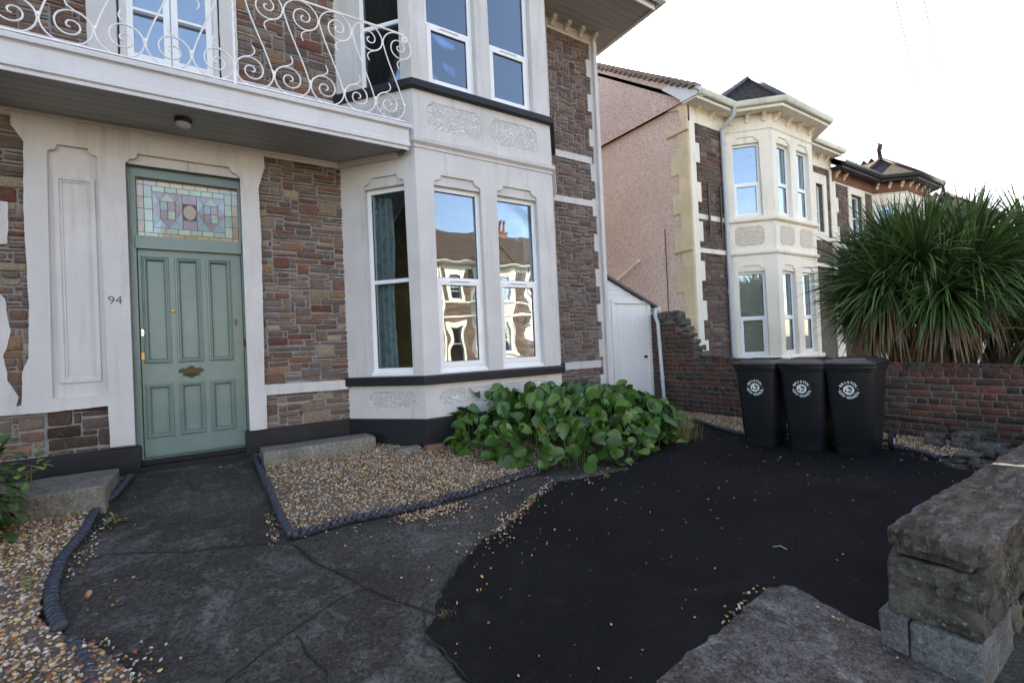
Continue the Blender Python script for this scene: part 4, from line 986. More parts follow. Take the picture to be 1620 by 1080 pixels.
    for poly_ in ([(-.004, .034), (.022, .03), (.034, .012), (.030, -.008), (.016, .004), (.008, .0), (.012, .014), (.0, .012), (-.012, .024)],
                  [(-.04, -.012), (-.016, -.01), (-.016, -.024), (-.034, -.024)], [(-.034, .01), (-.026, .01), (-.026, -.01), (-.034, -.01)], [(-.01, -.018), (.036, -.014), (.030, -.026), (-.006, -.03)], [(.0, -.004), (.022, -.008), (.02, -.013), (-.002, -.010)]):
        mk.poly(Fr((0, 0), (1, 0), (0, -1)), [(x, zc+z) for x, z in poly_], [], 0, .0001)
    mk.v = [tuple(P(v[0], v[2], .0045)) for v in mk.v]; mk.build('crest_mark', M['black_plastic'], body, recalc=False)
    return t
def dup(root, loc, rz, label):
    r = root.copy(); COL.objects.link(r); r.location = loc; r.rotation_euler = (0, 0, rz); r['label'] = label
    for ch in list(root.children):
        c = ch.copy(); COL.objects.link(c); c.parent = r; c.matrix_parent_inverse = Matrix.Identity(4)
        for q in ch.children: d = q.copy(); COL.objects.link(d); d.parent = c
    return r
bin0 = make_bin()
spots = [((5.65, 3.24), -79.5, 'black wheelie bin farthest from the street, nearest the leafy plant'), ((5.76, 2.75), -81, 'middle black wheelie bin, standing between the two others'), ((5.86, 2.31), -82.5, 'black wheelie bin nearest the front wall, with its wheel and side showing')]
for i, ((x, y), a, lab) in enumerate(spots):
    z = g(x+.2, y)+.008
    if i == 0: bin0.location = (x, y, z); bin0.rotation_euler = (0, 0, R(a)); bin0['label'] = lab
    else: dup(bin0, (x, y, z), R(a), lab)

# ------------------------------------------------------------------ concrete blocks by the wall
b = MB(); rough_box(b, .45, 1.62, 5.50, 5.86, .30, .675, .06, .004, .012, 2); tag(b.build('concrete_block', M['block'], smooth=True), 'long concrete step block under the stone wall, right of the green door', 'block', None)
b = MB(); rough_box(b, -1.55, -.735, 5.04, 5.80, .25, .675, .06, .004, .012, 6); tag(b.build('concrete_block', M['block'], smooth=True), 'large concrete step block left of the green door', 'block', None)
b = MB(); rough_box(b, 1.75, 2.05, 5.19, 5.32, .42, .545, .05, .004, .012, 8); tag(b.build('paving_offcut', M['block'], smooth=True), 'grey stone offcut lying under the bay next to a brick', 'stone')
b = MB(); rough_box(b, 2.08, 2.30, 5.08, 5.19, .42, .55, .05, .003, .01, 9); tag(b.build('loose_brick', M['terracotta'], smooth=True), 'single red brick lying under the corner of the bay', 'brick')

# ------------------------------------------------------------------ neighbouring houses (built in local axes: facade on y = 0 facing -y)
def hip(mb, x0, x1, y0, y1, ze, zr, ra, rb_, yr):
    """roof: eaves rectangle, ridge from (ra,yr) to (rb_,yr)"""
    A = [(x0, y0, ze), (x1, y0, ze), (x1, y1, ze), (x0, y1, ze), (ra, yr, zr), (rb_, yr, zr)]
    mb.add(A, [(0, 1, 5, 4), (1, 2, 5), (2, 3, 4, 5), (3, 0, 4), (0, 3, 2, 1)])
def uvroof(o):
    me = o.data; uv = me.uv_layers.new(name='UVMap')
    for p in me.polygons:
        n = p.normal; t = Vector((-n.y, n.x, 0)); t = t.normalized() if t.length > 1e-4 else Vector((1, 0, 0)); b_ = n.cross(t)
        for li in p.loop_indices: co = me.vertices[me.loops[li].vertex_index].co; uv.data[li].uv = (co.dot(t), co.dot(b_))
for o_ in list(bpy.data.objects):
    if o_.name == 'roof': uvroof(o_)
def nb_house(name, label, loc, rz, W, bay, extra_win, zl, mats, gable, eave, roofmat, group=None, mirrored=False, detail=True):
    """bay = (x0, x1 of the wall opening, cant dx, projection). zl = dict of levels"""
    T = thing(name, label, 'house', loc, group); LOCAL.add(T.name); T.rotation_euler = (0, 0, rz)
    F = Fr((0, 0), (1, 0), (0, -1)); cm, st, rc_, pal = mats
    bx0, bx1, dx, pr = bay; sL, sU = zl['sillL'], zl['sillU']; ze = zl['eave']
    w_ = MB(); xs_ = [(a, b, c, d) for a, b, c, d, _ in extra_win]
    w_.poly(F, rect(0, W, -.3, ze), [rect(bx0+.15, bx1-.15, .2, zl['topU'])]+[rect(*q) for q in xs_], -.3, 0)
    w_.box(0, W, 7.8, 8, -.3, ze); w_.box(W-.3, W, .3, 7.8, -.3, ze); w_.build('front_wall', M['mortar_dark'], T)
    w_ = MB()
    for z0_, z1_ in ((sL-.2, zl['topL']+.5), (sU-.4, zl['topU']+.3)): 
        w_.quad((bx0-1, 3.5, z0_-.3), (bx1+1, 3.5, z0_-.3), (bx1+1, 3.5, z1_), (bx0-1, 3.5, z1_)); w_.quad((bx0-1, .31, z1_), (bx1+1, .31, z1_), (bx1+1, 3.5, z1_), (bx0-1, 3.5, z1_)); w_.quad((bx0-1, .31, z0_-.3), (bx1+1, .31, z0_-.3), (bx1+1, 3.5, z0_-.3), (bx0-1, 3.5, z0_-.3)); w_.quad((bx0-1, .31, z0_-.3), (bx0-1, 3.5, z0_-.3), (bx0-1, 3.5, z1_), (bx0-1, .31, z1_)); w_.quad((bx1+1, .31, z0_-.3), (bx1+1, 3.5, z0_-.3), (bx1+1, 3.5, z1_), (bx1+1, .31, z1_))
    w_.build('room_interior', M['dark_room'], T, recalc=False)
    rb_ = MB(); kw = dict(pal=pal, seed=int(loc[0]*7)+3, cu=.06, cz=.045, gap=.006) if detail else dict(pal=pal, seed=int(loc[0]*7)+3, cu=.10, cz=.08, gap=.006)
    sk = [(a-.2, b+.2, c-.15, d+.3) for a, b, c, d in xs_]
    rubble(rb_, F, .04, bx0, .2 if not detail else 1.0, ze-.35, skip=sk, **kw); rb_.build('stone_wall', M['rubble'], T, smooth=True); rb_ = MB(); rubble(rb_, F, bx1, W-.05, 2.0 if detail else .2, ze-.35, skip=sk, **kw)
    rb_.build('stone_wall', M['rubble'], T, smooth=True)
    # bay
    BPn = [(bx0, 0), (bx0+dx, -pr), (bx1-dx, -pr), (bx1, 0)]; L = math.hypot(dx, pr)
    fr = [(Fr(BPn[0], (dx/L, -pr/L), (-pr/L, -dx/L)), 0, L, [(.14, L-.24)]), (Fr((0, -pr), (1, 0), (0, -1)), bx0+dx, bx1-dx, None), (Fr(BPn[2], (dx/L, pr/L), (pr/L, -dx/L)), 0, L, [(.24, L-.14)])]
    fm = (bx0+bx1)/2; hw_ = (bx1-bx0)/2-dx; fr[1] = (fr[1][0], fr[1][1], fr[1][2], [(fm-hw_+.18, fm-.13), (fm+.13, fm+hw_-.18)])
    b_ = MB()
    for Fq, u0, u1, ws in fr:
        b_.poly(Fq, rect(u0, u1, .0, zl['str0']), [rect(a, b, sL, zl['topL']) for a, b in ws], -.2, -.025)
        b_.poly(Fq, rect(u0, u1, .0, zl['str0']), [[(a, sL), (b, sL)]+head(a, b, zl['topL'], .13, .05, .10) for a, b in ws], -.0245, 0)
        b_.poly(Fq, rect(u0, u1, zl['str0'], ze-.045), [rect(a, b, sU, zl['topU']) for a, b in ws], -.2, -.025)
        b_.poly(Fq, rect(u0, u1, zl['str0'], ze-.045), [[(a, sU), (b, sU)]+head(a, b, zl['topU'], .13, .05, .10) for a, b in ws], -.0245, 0)
    bo_ = b_.build('bay', cm, T, bevel=.005)
    for z0_, z1_, p_ in ((zl['str0']-.06, zl['str0']+.04, .05), (sU-.14, sU-.03, .07), (sL-.13, sL-.03, .06), (ze-.40, ze-.36, .025)):
        b_ = MB(); b_.sweep(BPn, [(-.05, z0_), (p_*.4, z0_), (p_, z0_+.03), (p_, z1_-.01), (p_*.7, z1_), (-.05, z1_+.015)]); b_.build('bay_cornice', cm, bo_, bevel=.004)
    zp0, zp1 = zl['str0']+.16, sU-.22
    for Fq, u0, u1, ws in fr:
        for a, b in ws: k = .07; b_ = MB(); b_.poly(Fq, [(a+k, zp0), (b-k, zp0), (b, zp0+k), (b, zp1-k), (b-k, zp1), (a+k, zp1), (a, zp1-k), (a, zp0+k)], [], 0, .010); b_.build('carved_panel', rc_, bo_)
    for Fq, u0, u1, ws in fr:
        for a, b in ws:
            for z0_, z1_ in ((sL, zl['topL']), (sU, zl['topU'])):
                window(Fq, a, b, z0_, z1_, z0_+(z1_-z0_)*.46, -.09, T, vent=0, sash=detail)
    for a, b, c, d, pal_ in extra_win:
        window(F, a, b, c, d, c+(d-c)*.46, -.09, T, vent=0, sash=False)
        s_ = MB(); s_.poly(F, rect(a-.2, b+.2, c-.15, d+.28), [rect(a, b, c, d)], 0, .035); s_.build('window_surround', cm, T, bevel=.005)
    # dressings
    for z0_, z1_ in ((zl['str0']-.04, zl['str0']+.06), (sU-.13, sU-.02), (ze-.38, ze)):
        for ua, ub in ((.04, bx0), (bx1, W-.12)): s_ = MB(); s_.fbox(F, ua, ub, z0_, z1_, 0, .03); s_.build('string_course', cm, T, bevel=.004)
    s_ = MB()
    tz = []; z = ze-.38; k = 0
    while z > .4: tz += [(.30 if k % 2 else .17, z), (.30 if k % 2 else .17, max(.3, z-.42))]; z -= .42; k += 1
    s_.poly(F, [(-.02, .3), (-.02, ze-.38)][::-1]+[(-.02, .3)][:0]+list(reversed(tz)), [], 0, .037); s_.build('quoin_band', cm, T, bevel=.004); s_ = MB()
    s_.poly(F, rect(W-.12, W, .3, ze-.01), [], 0, .035)
    s_.build('quoin_band', cm, T, bevel=.004)
    # eaves
    EP = [(-.12, -.32), (bx0-.12, -.32), (bx0+dx-.12, -pr-.32), (bx1-dx+.12, -pr-.32), (bx1+.12, -.32), (W, -.32)]
    s_ = MB(); s_.sweep(EP, [(-.34, ze-.04), (.0, ze-.04), (.0, ze+.0), (-.34, ze+.0)]); s_.poly(Fr((0, 0), (1, 0), (0, -1)), rect(-.1, W, ze-.03, ze-.0), [], -.2, .3)
    vs = [(x, y, ze-.02) for x, y in EP]+[(W, .3, ze-.02), (-.12, .3, ze-.02)]; s_.add(vs, [tuple(range(8))]); s_.build('soffit', eave[0], T)
    s_ = MB(); s_.sweep(EP, [(0, ze-.07), (.02, ze-.07), (.02, ze+.10), (0, ze+.10)]); s_.build('bargeboard', eave[0], T, bevel=.003)
    s_ = MB(); s_.sweep(EP, [(.02, ze+.03), (.05, ze-.01), (.09, ze+.0), (.12, ze+.05), (.12, ze+.11), (.105, ze+.11), (.10, ze+.06), (.035, ze+.06), (.03, ze+.11), (.02, ze+.11)]); s_.build('gutter', eave[1], T, smooth=True, angle=40)
    nbk = 0
    def brk(Fq, u): c = MB(); o_ = Fq(u, 0); c.poly(Fr((o_[0], o_[1]), (Fq.N[0], Fq.N[1]), Fq.U), [(.0, ze-.22), (.04, ze-.22), (.07, ze-.15), (.13, ze-.11), (.15, ze-.045), (.0, ze-.045)], [], -.035, .035); c.build('eaves_bracket', cm if not eave[2] else M['nb_cream'], T, bevel=.006)
    if detail:
        for u in (.25, .75): brk(F, u)
        for Fq, u0, u1, ws in fr:
            n = 3 if (u1-u0) > 1.2 else 2
            for k in range(n+1): brk(Fq, u0+.15+(u1-u0-.3)*k/n)
        u = bx1+.35
        while u < W: brk(F, u); u += .42
    if eave[2]:
        s_ = MB(); s_.sweep([(0, 0), (bx0, 0), (bx0+dx, -pr), (bx1-dx, -pr), (bx1, 0), (W, 0)], [(0, ze-.34), (.04, ze-.34), (.04, ze-.05), (0, ze-.05)]); s_.build('brick_frieze', M['orange_brick'], T)
    # roof
    rf = MB(); slope = .72; zr = ze+.08+4.3*slope; yr = 4.0
    rf.add([(-.14, -.36, ze+.09), (W, -.36, ze+.09), (W, yr, zr), (-.14, yr, zr), (W, 8.3, ze+.09), (-.14, 8.3, ze+.09), (-.14, -.36, ze), (W, -.36, ze), (W, 8.3, ze), (-.14, 8.3, ze)], [(0, 1, 2, 3), (3, 2, 4, 5), (6, 7, 1, 0), (6, 9, 8, 7)]); ro_ = rf.build('roof', roofmat, T); uvroof(ro_)
    rf = MB(); E0 = [(bx0-.45, .2), (bx0+dx-.14, -pr-.36), (bx1-dx+.14, -pr-.36), (bx1+.45, .2)]; ap = (fm, .25, ze+zl['hip'])
    zz = ze+.10; vs = [(x, y, zz) for x, y in E0]+[ap, (fm, 2.6, ze+zl['hip']), (bx0-.45, .2, zz), (bx1+.45, .2, zz)]
    rf.add(vs, [(0, 1, 4), (1, 2, 4), (2, 3, 4), (0, 4, 5), (3, 5, 4), (0, 3, 2, 1)]); rr_ = rf.build('bay_roof', roofmat, T); uvroof(rr_)
    cp = MB()
    for x, y in E0: cp.tube([(x, y, zz), (x+(ap[0]-x)*.5, y+(ap[1]-y)*.5, zz+(ap[2]-zz)*.5+.02), (ap[0], ap[1], ap[2]+.02)], .06, 7)
    cp.build('ridge_tiles', eave[3], rr_, smooth=True)
    # gable side
    gs = MB(); Fg = Fr((0, 0), (0, 1), (-1, 0))
    gs.poly(Fg, [(0, -.3), (8, -.3), (8, ze), (4.0, ze+4.0*slope+.05), (0, ze+.05)], [], -.3, 0); gs.build('side_wall', gable, T)
    return T
nbm = (M['nb_cream'], None, M['roughcast_nb'], PAL_B)
N1 = nb_house('terraced_house', 'cream and stone terraced house with a pink pebbledash side wall, beyond the brick wall', (8.63, 6.1, 0), 0, 6.42, (1.27, 4.47, .68, .70),
   [(5.45, 5.87, 4.42, 5.75, 0)], dict(sillL=1.19, topL=3.08, str0=3.50, sillU=4.31, topU=5.95, eave=6.60, hip=1.45), nbm, M['pebbledash'], (M['nb_cream'], M['gutter_green'], False, M['lead']), M['slate'])
def add(name, mb, mat, T=N1, **k): return mb.build(name, mat, T, **k)
b = MB(); b.box(-.028, 0, .0, .02, 1, 1.01)
b = MB(); Fg = Fr((0, 0), (0, 1), (-1, 0))
b.poly(Fg, [(.0, -.2), (8.0, -.2), (8.0, 6.62), (.15, 6.62), (.15, 6.6), (0, 6.6)], [], .002, .05); add('pebbledash_face', b, M['pebbledash'])
b = MB(); z = 6.0; k = 0; tz = []
while z > 1: tz += [(.42 if k % 2 else .24, z), (.42 if k % 2 else .24, z-.42)]; z -= .42; k += 1
b.poly(Fg, [(-.03, .8), (-.03, 6.0)][::-1][:0]+[(-.03, 6.0)]+tz+[(-.03, tz[-1][1])], [], .03, .07)
b.fbox(Fg, -.04, .5, 6.02, 6.12, .03, .10); b.poly(Fg, [(-.03, 6.12), (.10, 6.12), (.16, 6.5), (.5, 6.62), (-.03, 6.62)], [], .03, .09); b.fbox(Fg, -.04, .42, 3.5, 3.62, .03, .11)
add('side_quoin', b, M['nb_ochre'], bevel=.006)
b = MB()
b.poly(Fg, [(-.37, 6.60), (-.37, 6.74), (4.0, 9.72), (4.0, 9.60), (.1, 6.82), (.06, 6.60)], [], -.02, .09); add('verge', b, M['pebbledash'])
b = MB(); b.poly(Fg, [(-.38, 6.58), (-.38, 6.75), (.15, 7.12), (.55, 7.12), (.1, 6.70), (.06, 6.58)], [], -.02, .1); add('gable_end_board', b, M['white_paint'])
b = MB(); rnd = random.Random(2)
for k in range(30): y = -.3+k*.145; z = 6.75+(y+.37)*.682; b.box(-.16, .1, y, y+.16, z-.01+rnd.uniform(-.01, .01), z+.085)
add('verge_tiles', b, paint('weathered_verge_tile', (.24, .18, .15, 1), .85, .3, (.5, (.12, .11, .09, 1)), .004, 30), bevel=.01)
b = MB(); b.tube([(1.08, -.40, 6.60), (1.08, -.38, 6.45), (1.09, -.08, 6.25), (1.09, -.08, 6.1), (1.13, -.08, .3)], .045, 10)
for z in (5.9, 4.3, 2.6): b.tube([(1.10, -.08, z), (1.10, -.08, z+.07)], .055, 10)
add('downpipe', b, M['pipe_grey'], smooth=True, angle=50)
for x, z0_, z1_ in ((.47, 3.84, 4.98), (.90, 3.80, 4.94)):
    b = MB(); b.box(x-.025, x+.025, -.10, -.07, z0_, z1_)
    for q in (z0_+.15, z1_-.2): b.box(x-.01, x+.01, -.075, .0, q, q+.03)
    add('iron_bar', b, M['dark_metal'], bevel=.004)
b = MB(); b.tube([(-.07, 2.23, 2.7), (-.07, 2.23, 3.05), (-.07, 2.15, 3.16), (-.07, 1.45, 3.5), (-.10, 1.42, 3.52)], .035, 8); add('soil_pipe', b, M['nb_cream'], smooth=True, angle=50)
b = MB(); b.tube([(-.06, .67, 4.1), (-.06, .67, .5)], .008, 5); add('side_cable', b, M['gasket'])
# blinds inside the ground floor bay of that house
b = MB()
for k in range(34): z = 1.22+k*.052; b.add([(1.50, -.02, z), (1.95, -.50, z), (1.955, -.48, z+.045), (1.505, .0, z+.045)], [(0, 1, 2, 3)])
add('venetian_blind', b, M['blind'], recalc=False)
b = MB()
for k in range(34): z = 1.22+k*.052; b.add([(2.0, -.52, z), (3.8, -.52, z), (3.8, -.50, z+.045), (2.0, -.50, z+.045)], [(0, 1, 2, 3)])
add('venetian_blind', b, M['blind'], recalc=False)
# flat topped dormer on its far roof
b = MB(); b.box(5.8, 6.35, .6, 1.4, 6.9, 7.55); add('party_parapet', b, M['cement'], bevel=.01); b = MB(); b.poly(Fr((0, 0), (1, 0), (0, -1)), [(5.6, 7.55), (6.45, 7.55), (6.5, 7.66), (6.1, 7.64), (5.6, 7.70)], [], -1.5, -.5); add('dormer_cap', b, M['slate'])

N2 = nb_house('terraced_house', 'terraced house with orange brick frieze and pointed slate bay roof beyond the cream house', (15.08, 6.1, -.25), 0, 6.42, (2.75, 5.95, .68, .70),
   [(1.2, 1.95, 4.75, 6.0, 0)], dict(sillL=1.19, topL=3.08, str0=3.50, sillU=4.45, topU=5.85, eave=6.55, hip=1.15), nbm, M['mortar_dark'], (M['pipe_black'], M['pipe_black'], True, M['ridge']), M['slate_blue'])
N3 = nb_house('terraced_house', 'farthest stone terraced house on the right, mostly hidden behind the spiky palm', (21.52, 6.1, -.5), 0, 6.42, (2.75, 5.95, .68, .70),
   [(1.2, 1.95, 4.75, 6.0, 0)], dict(sillL=1.19, topL=3.08, str0=3.50, sillU=4.45, topU=5.85, eave=6.55, hip=1.15), nbm, M['mortar_dark'], (M['pipe_black'], M['pipe_black'], True, M['ridge']), M['slate_blue'], detail=False)
for T in (N2, N3):
    b = MB(); x, z = 4.35, 7.70
    b.lathe((x, .25, z), [(.09, -.1), (.07, .1), (.05, .2)], 8); b.tube([(x, .25, z+.15), (x-.06, .25, z+.32), (x+.0, .25, z+.48), (x+.12, .25, z+.52), (x+.2, .25, z+.46)], [.06, .06, .055, .05, .02], 7)
    b.blob((x+.12, .25, z+.40), .05, .04, .06); b.blob((x-.04, .25, z+.54), .05, .03, .03); b.build('ridge_finial', M['ridge'], T, smooth=True)
    b = MB()
    for k in range(12): y = .4+k*.22; b.add([(x-.02, y, z), (x-.02, y+.2, z), (x-.02, y+.1, z+.14), (x+.02, y, z), (x+.02, y+.2, z), (x+.02, y+.1, z+.14)], [(0, 1, 2), (3, 5, 4), (0, 2, 5, 3), (1, 4, 5, 2)])
    b.build('ridge_cresting', M['ridge'], T)
def chimney(T, x, y, z, pots=2):
    b = MB(); b.box(x-.75, x+.75, y-.3, y+.3, 6.8, z-.25); b.box(x-.8, x+.8, y-.35, y+.35, z-.25, z-.12); c_ = b.build('chimney', M['orange_brick'], T, bevel=.01)
    for k in range(pots):
        px = x-.5+k*1.0/(max(1, pots-1)); b = MB(); b.lathe((px, y, z-.12), [(.16, 0), (.13, .3), (.13, .42), (.18, .45), (.18, .52), (.13, .55)], 10)
        for q in range(6): a = q*math.pi/3; b.box(px+.13*math.cos(a)-.03, px+.13*math.cos(a)+.03, y+.13*math.sin(a)-.03, y+.13*math.sin(a)+.03, z+.4, z+.52)
        b.build('chimney_pot', M['terracotta'], c_, smooth=True, angle=40)
chimney(N2, .6, 4.0, 9.9, 2); 
# the sunlit terrace across the street (seen in the window glass)
opp = (M['nb_cream'], None, M['roughcast_nb'], [(lin(118, 98, 88), 3), (lin(105, 88, 82), 3), (lin(130, 112, 98), 2)])
labs = ['cream terraced house across the street, the one straight opposite the green door', 'cream terraced house across the street, second along from the green door', 'cream terraced house across the street, third along from the green door', 'cream terraced house across the street, fourth along from the green door']
O1 = nb_house('terraced_house', labs[0], (5.1, -14.5, .1), math.pi, 6.42, (1.27, 4.47, .68, .70), [(5.3, 5.9, 4.42, 5.9, 0), (5.2, 6.0, .6, 3.0, 0)],
   dict(sillL=1.0, topL=3.08, str0=3.50, sillU=4.31, topU=5.95, eave=6.60, hip=1.25), opp, M['mortar_dark'], (M['nb_cream'], M['gutter_green'], False, M['ridge']), M['tile_brown'], group='terrace across the street', detail=False)
chimney(O1, 6.2, 4.0, 10.2, 3)
for i, x in enumerate((11.6, 18.1, 24.6)): dup(O1, (x+.0, -14.5, .1), math.pi, labs[i+1])

# ------------------------------------------------------------------ gravel
PEB = [(lin(162, 118, 82), 5), (lin(190, 164, 128), 5), (lin(196, 186, 172), 2.4), (lin(104, 96, 94), 2.2), (lin(140, 84, 58), 3), (lin(176, 168, 160), 3), (lin(196, 166, 108), 1.5), (lin(120, 104, 92), 2)]
t_ = (1+5**.5)/2
ICV = np.array([(-1, t_, 0), (1, t_, 0), (-1, -t_, 0), (1, -t_, 0), (0, -1, t_), (0, 1, t_), (0, -1, -t_), (0, 1, -t_), (t_, 0, -1), (t_, 0, 1), (-t_, 0, -1), (-t_, 0, 1)], float)/math.hypot(1, t_)
ICF = np.array([(0, 11, 5), (0, 5, 1), (0, 1, 7), (0, 7, 10), (0, 10, 11), (1, 5, 9), (5, 11, 4), (11, 10, 2), (10, 7, 6), (7, 1, 8), (3, 9, 4), (3, 4, 2), (3, 2, 6), (3, 6, 8), (3, 8, 9), (4, 9, 5), (2, 4, 11), (6, 2, 10), (8, 6, 7), (9, 8, 1)])
def pebbles(name, P, S, seed, mat=None):
    """P: n x 3 positions, S: n sizes"""
    rs = np.random.RandomState(seed); n = len(P)
    q = rs.normal(size=(n, 4)); q /= np.linalg.norm(q, axis=1)[:, None]; a, b, c, d = q.T
    flat = rs.rand(n) < .8; q[flat] = np.stack([np.cos(rs.rand(flat.sum())*3.14), rs.normal(0, .18, flat.sum()), rs.normal(0, .18, flat.sum()), np.sin(rs.rand(flat.sum())*3.14)], 1)
    q /= np.linalg.norm(q, axis=1)[:, None]; a, b, c, d = q.T
    Rm = np.stack([np.stack([1-2*(c*c+d*d), 2*(b*c-a*d), 2*(b*d+a*c)], -1), np.stack([2*(b*c+a*d), 1-2*(b*b+d*d), 2*(c*d-a*b)], -1), np.stack([2*(b*d-a*c), 2*(c*d+a*b), 1-2*(b*b+c*c)], -1)], 1)
    sc_ = np.stack([S*rs.uniform(.85, 1.35, n), S*rs.uniform(.6, .95, n), S*rs.uniform(.35, .7, n)], 1)
    V = ICV[None]*(1+rs.uniform(-.2, .2, (n, 12, 1)))*sc_[:, None, :]; V = np.einsum('nij,nkj->nki', Rm, V)+P[:, None, :]
    Fc = (ICF[None]+12*np.arange(n)[:, None, None]).reshape(-1, 3)
    me = bpy.data.meshes.new(name); me.vertices.add(n*12); me.vertices.foreach_set('co', V.reshape(-1).astype(np.float32)); me.loops.add(len(Fc)*3); me.loops.foreach_set('vertex_index', Fc.reshape(-1).astype(np.int32))
    me.polygons.add(len(Fc)); me.polygons.foreach_set('loop_start', np.arange(0, len(Fc)*3, 3, dtype=np.int32)); me.polygons.foreach_set('loop_total', np.full(len(Fc), 3, np.int32)); me.update(calc_edges=True)
    me.polygons.foreach_set('use_smooth', np.ones(len(Fc), bool))
    pal = np.array([c_ for c_, _ in PEB]); wt = np.array([w_ for _, w_ in PEB]); ci = rs.choice(len(PEB), n, p=wt/wt.sum()); cc = pal[ci]*rs.uniform(.7, 1.25, (n, 1))
    at = me.attributes.new('Col', 'FLOAT_COLOR', 'FACE'); arr = np.ones((len(Fc), 4), np.float32); arr[:, :3] = np.repeat(cc, 20, 0); at.data.foreach_set('color', arr.ravel())
    me.materials.append(mat or M['pebble']); o = bpy.data.objects.new(name, me); COL.objects.link(o); return o
def inpoly(x, y, P):
    r = np.zeros(len(x), bool); n = len(P)
    for i in range(n):
        (x1, y1), (x2, y2) = P[i], P[(i+1) % n]
        if y1 == y2: continue
        c = ((y1 > y) != (y2 > y)) & (x < (x2-x1)*(y-y1)/(y2-y1)+x1); r ^= c
    return r
gv = np.vectorize(g)
def bed(name, label, poly_, n, seed, s0=.009, s1=.017, mound=.03, near=None):
    rs = np.random.RandomState(seed); xs_ = [p[0] for p in poly_]; ys_ = [p[1] for p in poly_]
    x = rs.uniform(min(xs_), max(xs_), n*2); y = rs.uniform(min(ys_), max(ys_), n*2); k = inpoly(x, y, poly_); x, y = x[k][:n], y[k][:n]
    if near is not None: kk = rs.rand(len(x)) < near(x, y); x, y = x[kk], y[kk]
    z = gv(x, y)+mound*(.8+.2*np.sin(x*3+y*2))+rs.uniform(-.012, .012, len(x)); S = rs.uniform(s0, s1, len(x))*rs.choice([.7, 1, 1.25], len(x), p=[.3, .55, .15])
    o = pebbles(name, np.stack([x, y, z], 1), S, seed); tag(o, label, 'gravel', kind='stuff'); return o
soil = paint('gravel_bed_soil', (.13, .10, .075, 1), .95, .4, (.6, (.14, .11, .085, 1)), .01, 90)
PC = [(.44, 6.0), (.47, 3.76), (.8, 3.79), (1.3, 3.75), (1.62, 3.74), (2.0, 3.77), (2.82, 3.9), (3.3, 4.1), (3.3, 5.35), (2.16, 5.35), (1.62, 5.9), (1.5, 6.05)]
PL = [(-.70, 5.9), (-.80, 5.1), (-.84, 4.55), (-.88, 4.2), (-.85, 3.84), (-.80, 3.5), (-.70, 3.3), (-.50, 3.05), (-.34, 2.75), (-.30, 2.4), (-.8, 1.8), (-1.7, 2.2), (-2.3, 5.9)]
PR = [(6.50, 1.7), (6.70, 2.2), (6.55, 3.2), (6.25, 3.75), (6.5, 4.3), (6.75, 4.9), (6.9, 6.2), (7.38, 6.2), (7.38, 1.5), (6.9, 1.35)]
for nme, P_ in (('gravel_bed', PC), ('gravel_bed', PL), ('gravel_bed', PR)): o = drape(nme, P_, soil, .026, step=.2); struct(o)
bed('gravel', 'mixed tan and grey gravel filling the bed under the bay window', PC, 30000, 1, .0075, .0135)
bed('gravel', 'orange and white gravel in the bed at the left of the path', PL, 30000, 2, .010, .017)
bed('gravel', 'pale gravel strip between the tarmac and the brick wall behind the bins', PR, 15000, 3, .009, .015)
# spilled pebbles
rs = np.random.RandomState(8); pts = []
def spill(x0, y0, x1, y1, n, sd_):
    t = rs.rand(n); pts.append(np.stack([x0+(x1-x0)*t+rs.normal(0, sd_, n), y0+(y1-y0)*t+rs.normal(0, sd_, n)], 1))
spill(1.25, 3.60, 1.72, 3.62, 260, .045); spill(1.4, 3.5, 1.9, 3.55, 90, .08); spill(.46, 3.65, 2.5, 3.62, 45, .07); spill(1.75, 3.03, 2.75, 3.62, 200, .025); spill(1.5, 2.9, 2.3, 3.3, 60, .09)
spill(.36, 3.7, .40, 4.3, 60, .03); spill(-.72, 4.9, -.74, 3.9, 90, .035); spill(-.60, 3.2, -.25, 2.6, 120, .06); spill(-.6, 3.7, -.5, 3.5, 10, .06); spill(-.2, 5.75, .3, 5.85, 8, .03)
spill(1.2, 2.6, 2.0, 2.9, 25, .15); spill(2.9, 3.5, 3.1, 3.3, 14, .08); spill(2.2, 1.52, 2.75, 1.60, 25, .015); spill(2.8, 1.3, 2.75, .95, 12, .02)
pts.append(np.stack([rs.uniform(.9, 6.2, 260), rs.uniform(1.3, 4.2, 260)], 1)); pts.append(np.stack([rs.uniform(-.6, 1, 22), rs.uniform(2.2, 5.5, 22)], 1)); spill(6.1, 1.6, 6.5, 2.0, 50, .06)
P2 = np.concatenate(pts); z = gv(P2[:, 0], P2[:, 1])+.010; S = rs.uniform(.005, .012, len(P2)); S[-332:] *= rs.uniform(.35, 1.0, 332)
tag(pebbles('loose_gravel', np.stack([P2[:, 0], P2[:, 1], z+S*.4], 1), S, 77), 'loose pebbles spilled over the path, the cracks and the tarmac', 'gravel', kind='stuff')
tag(pebbles('shell', np.array([[-.62, 3.63, g(-.6, 3.6)+.02]]), np.array([.028]), 5), 'large pale stone on the path beside the left edging', 'stone')

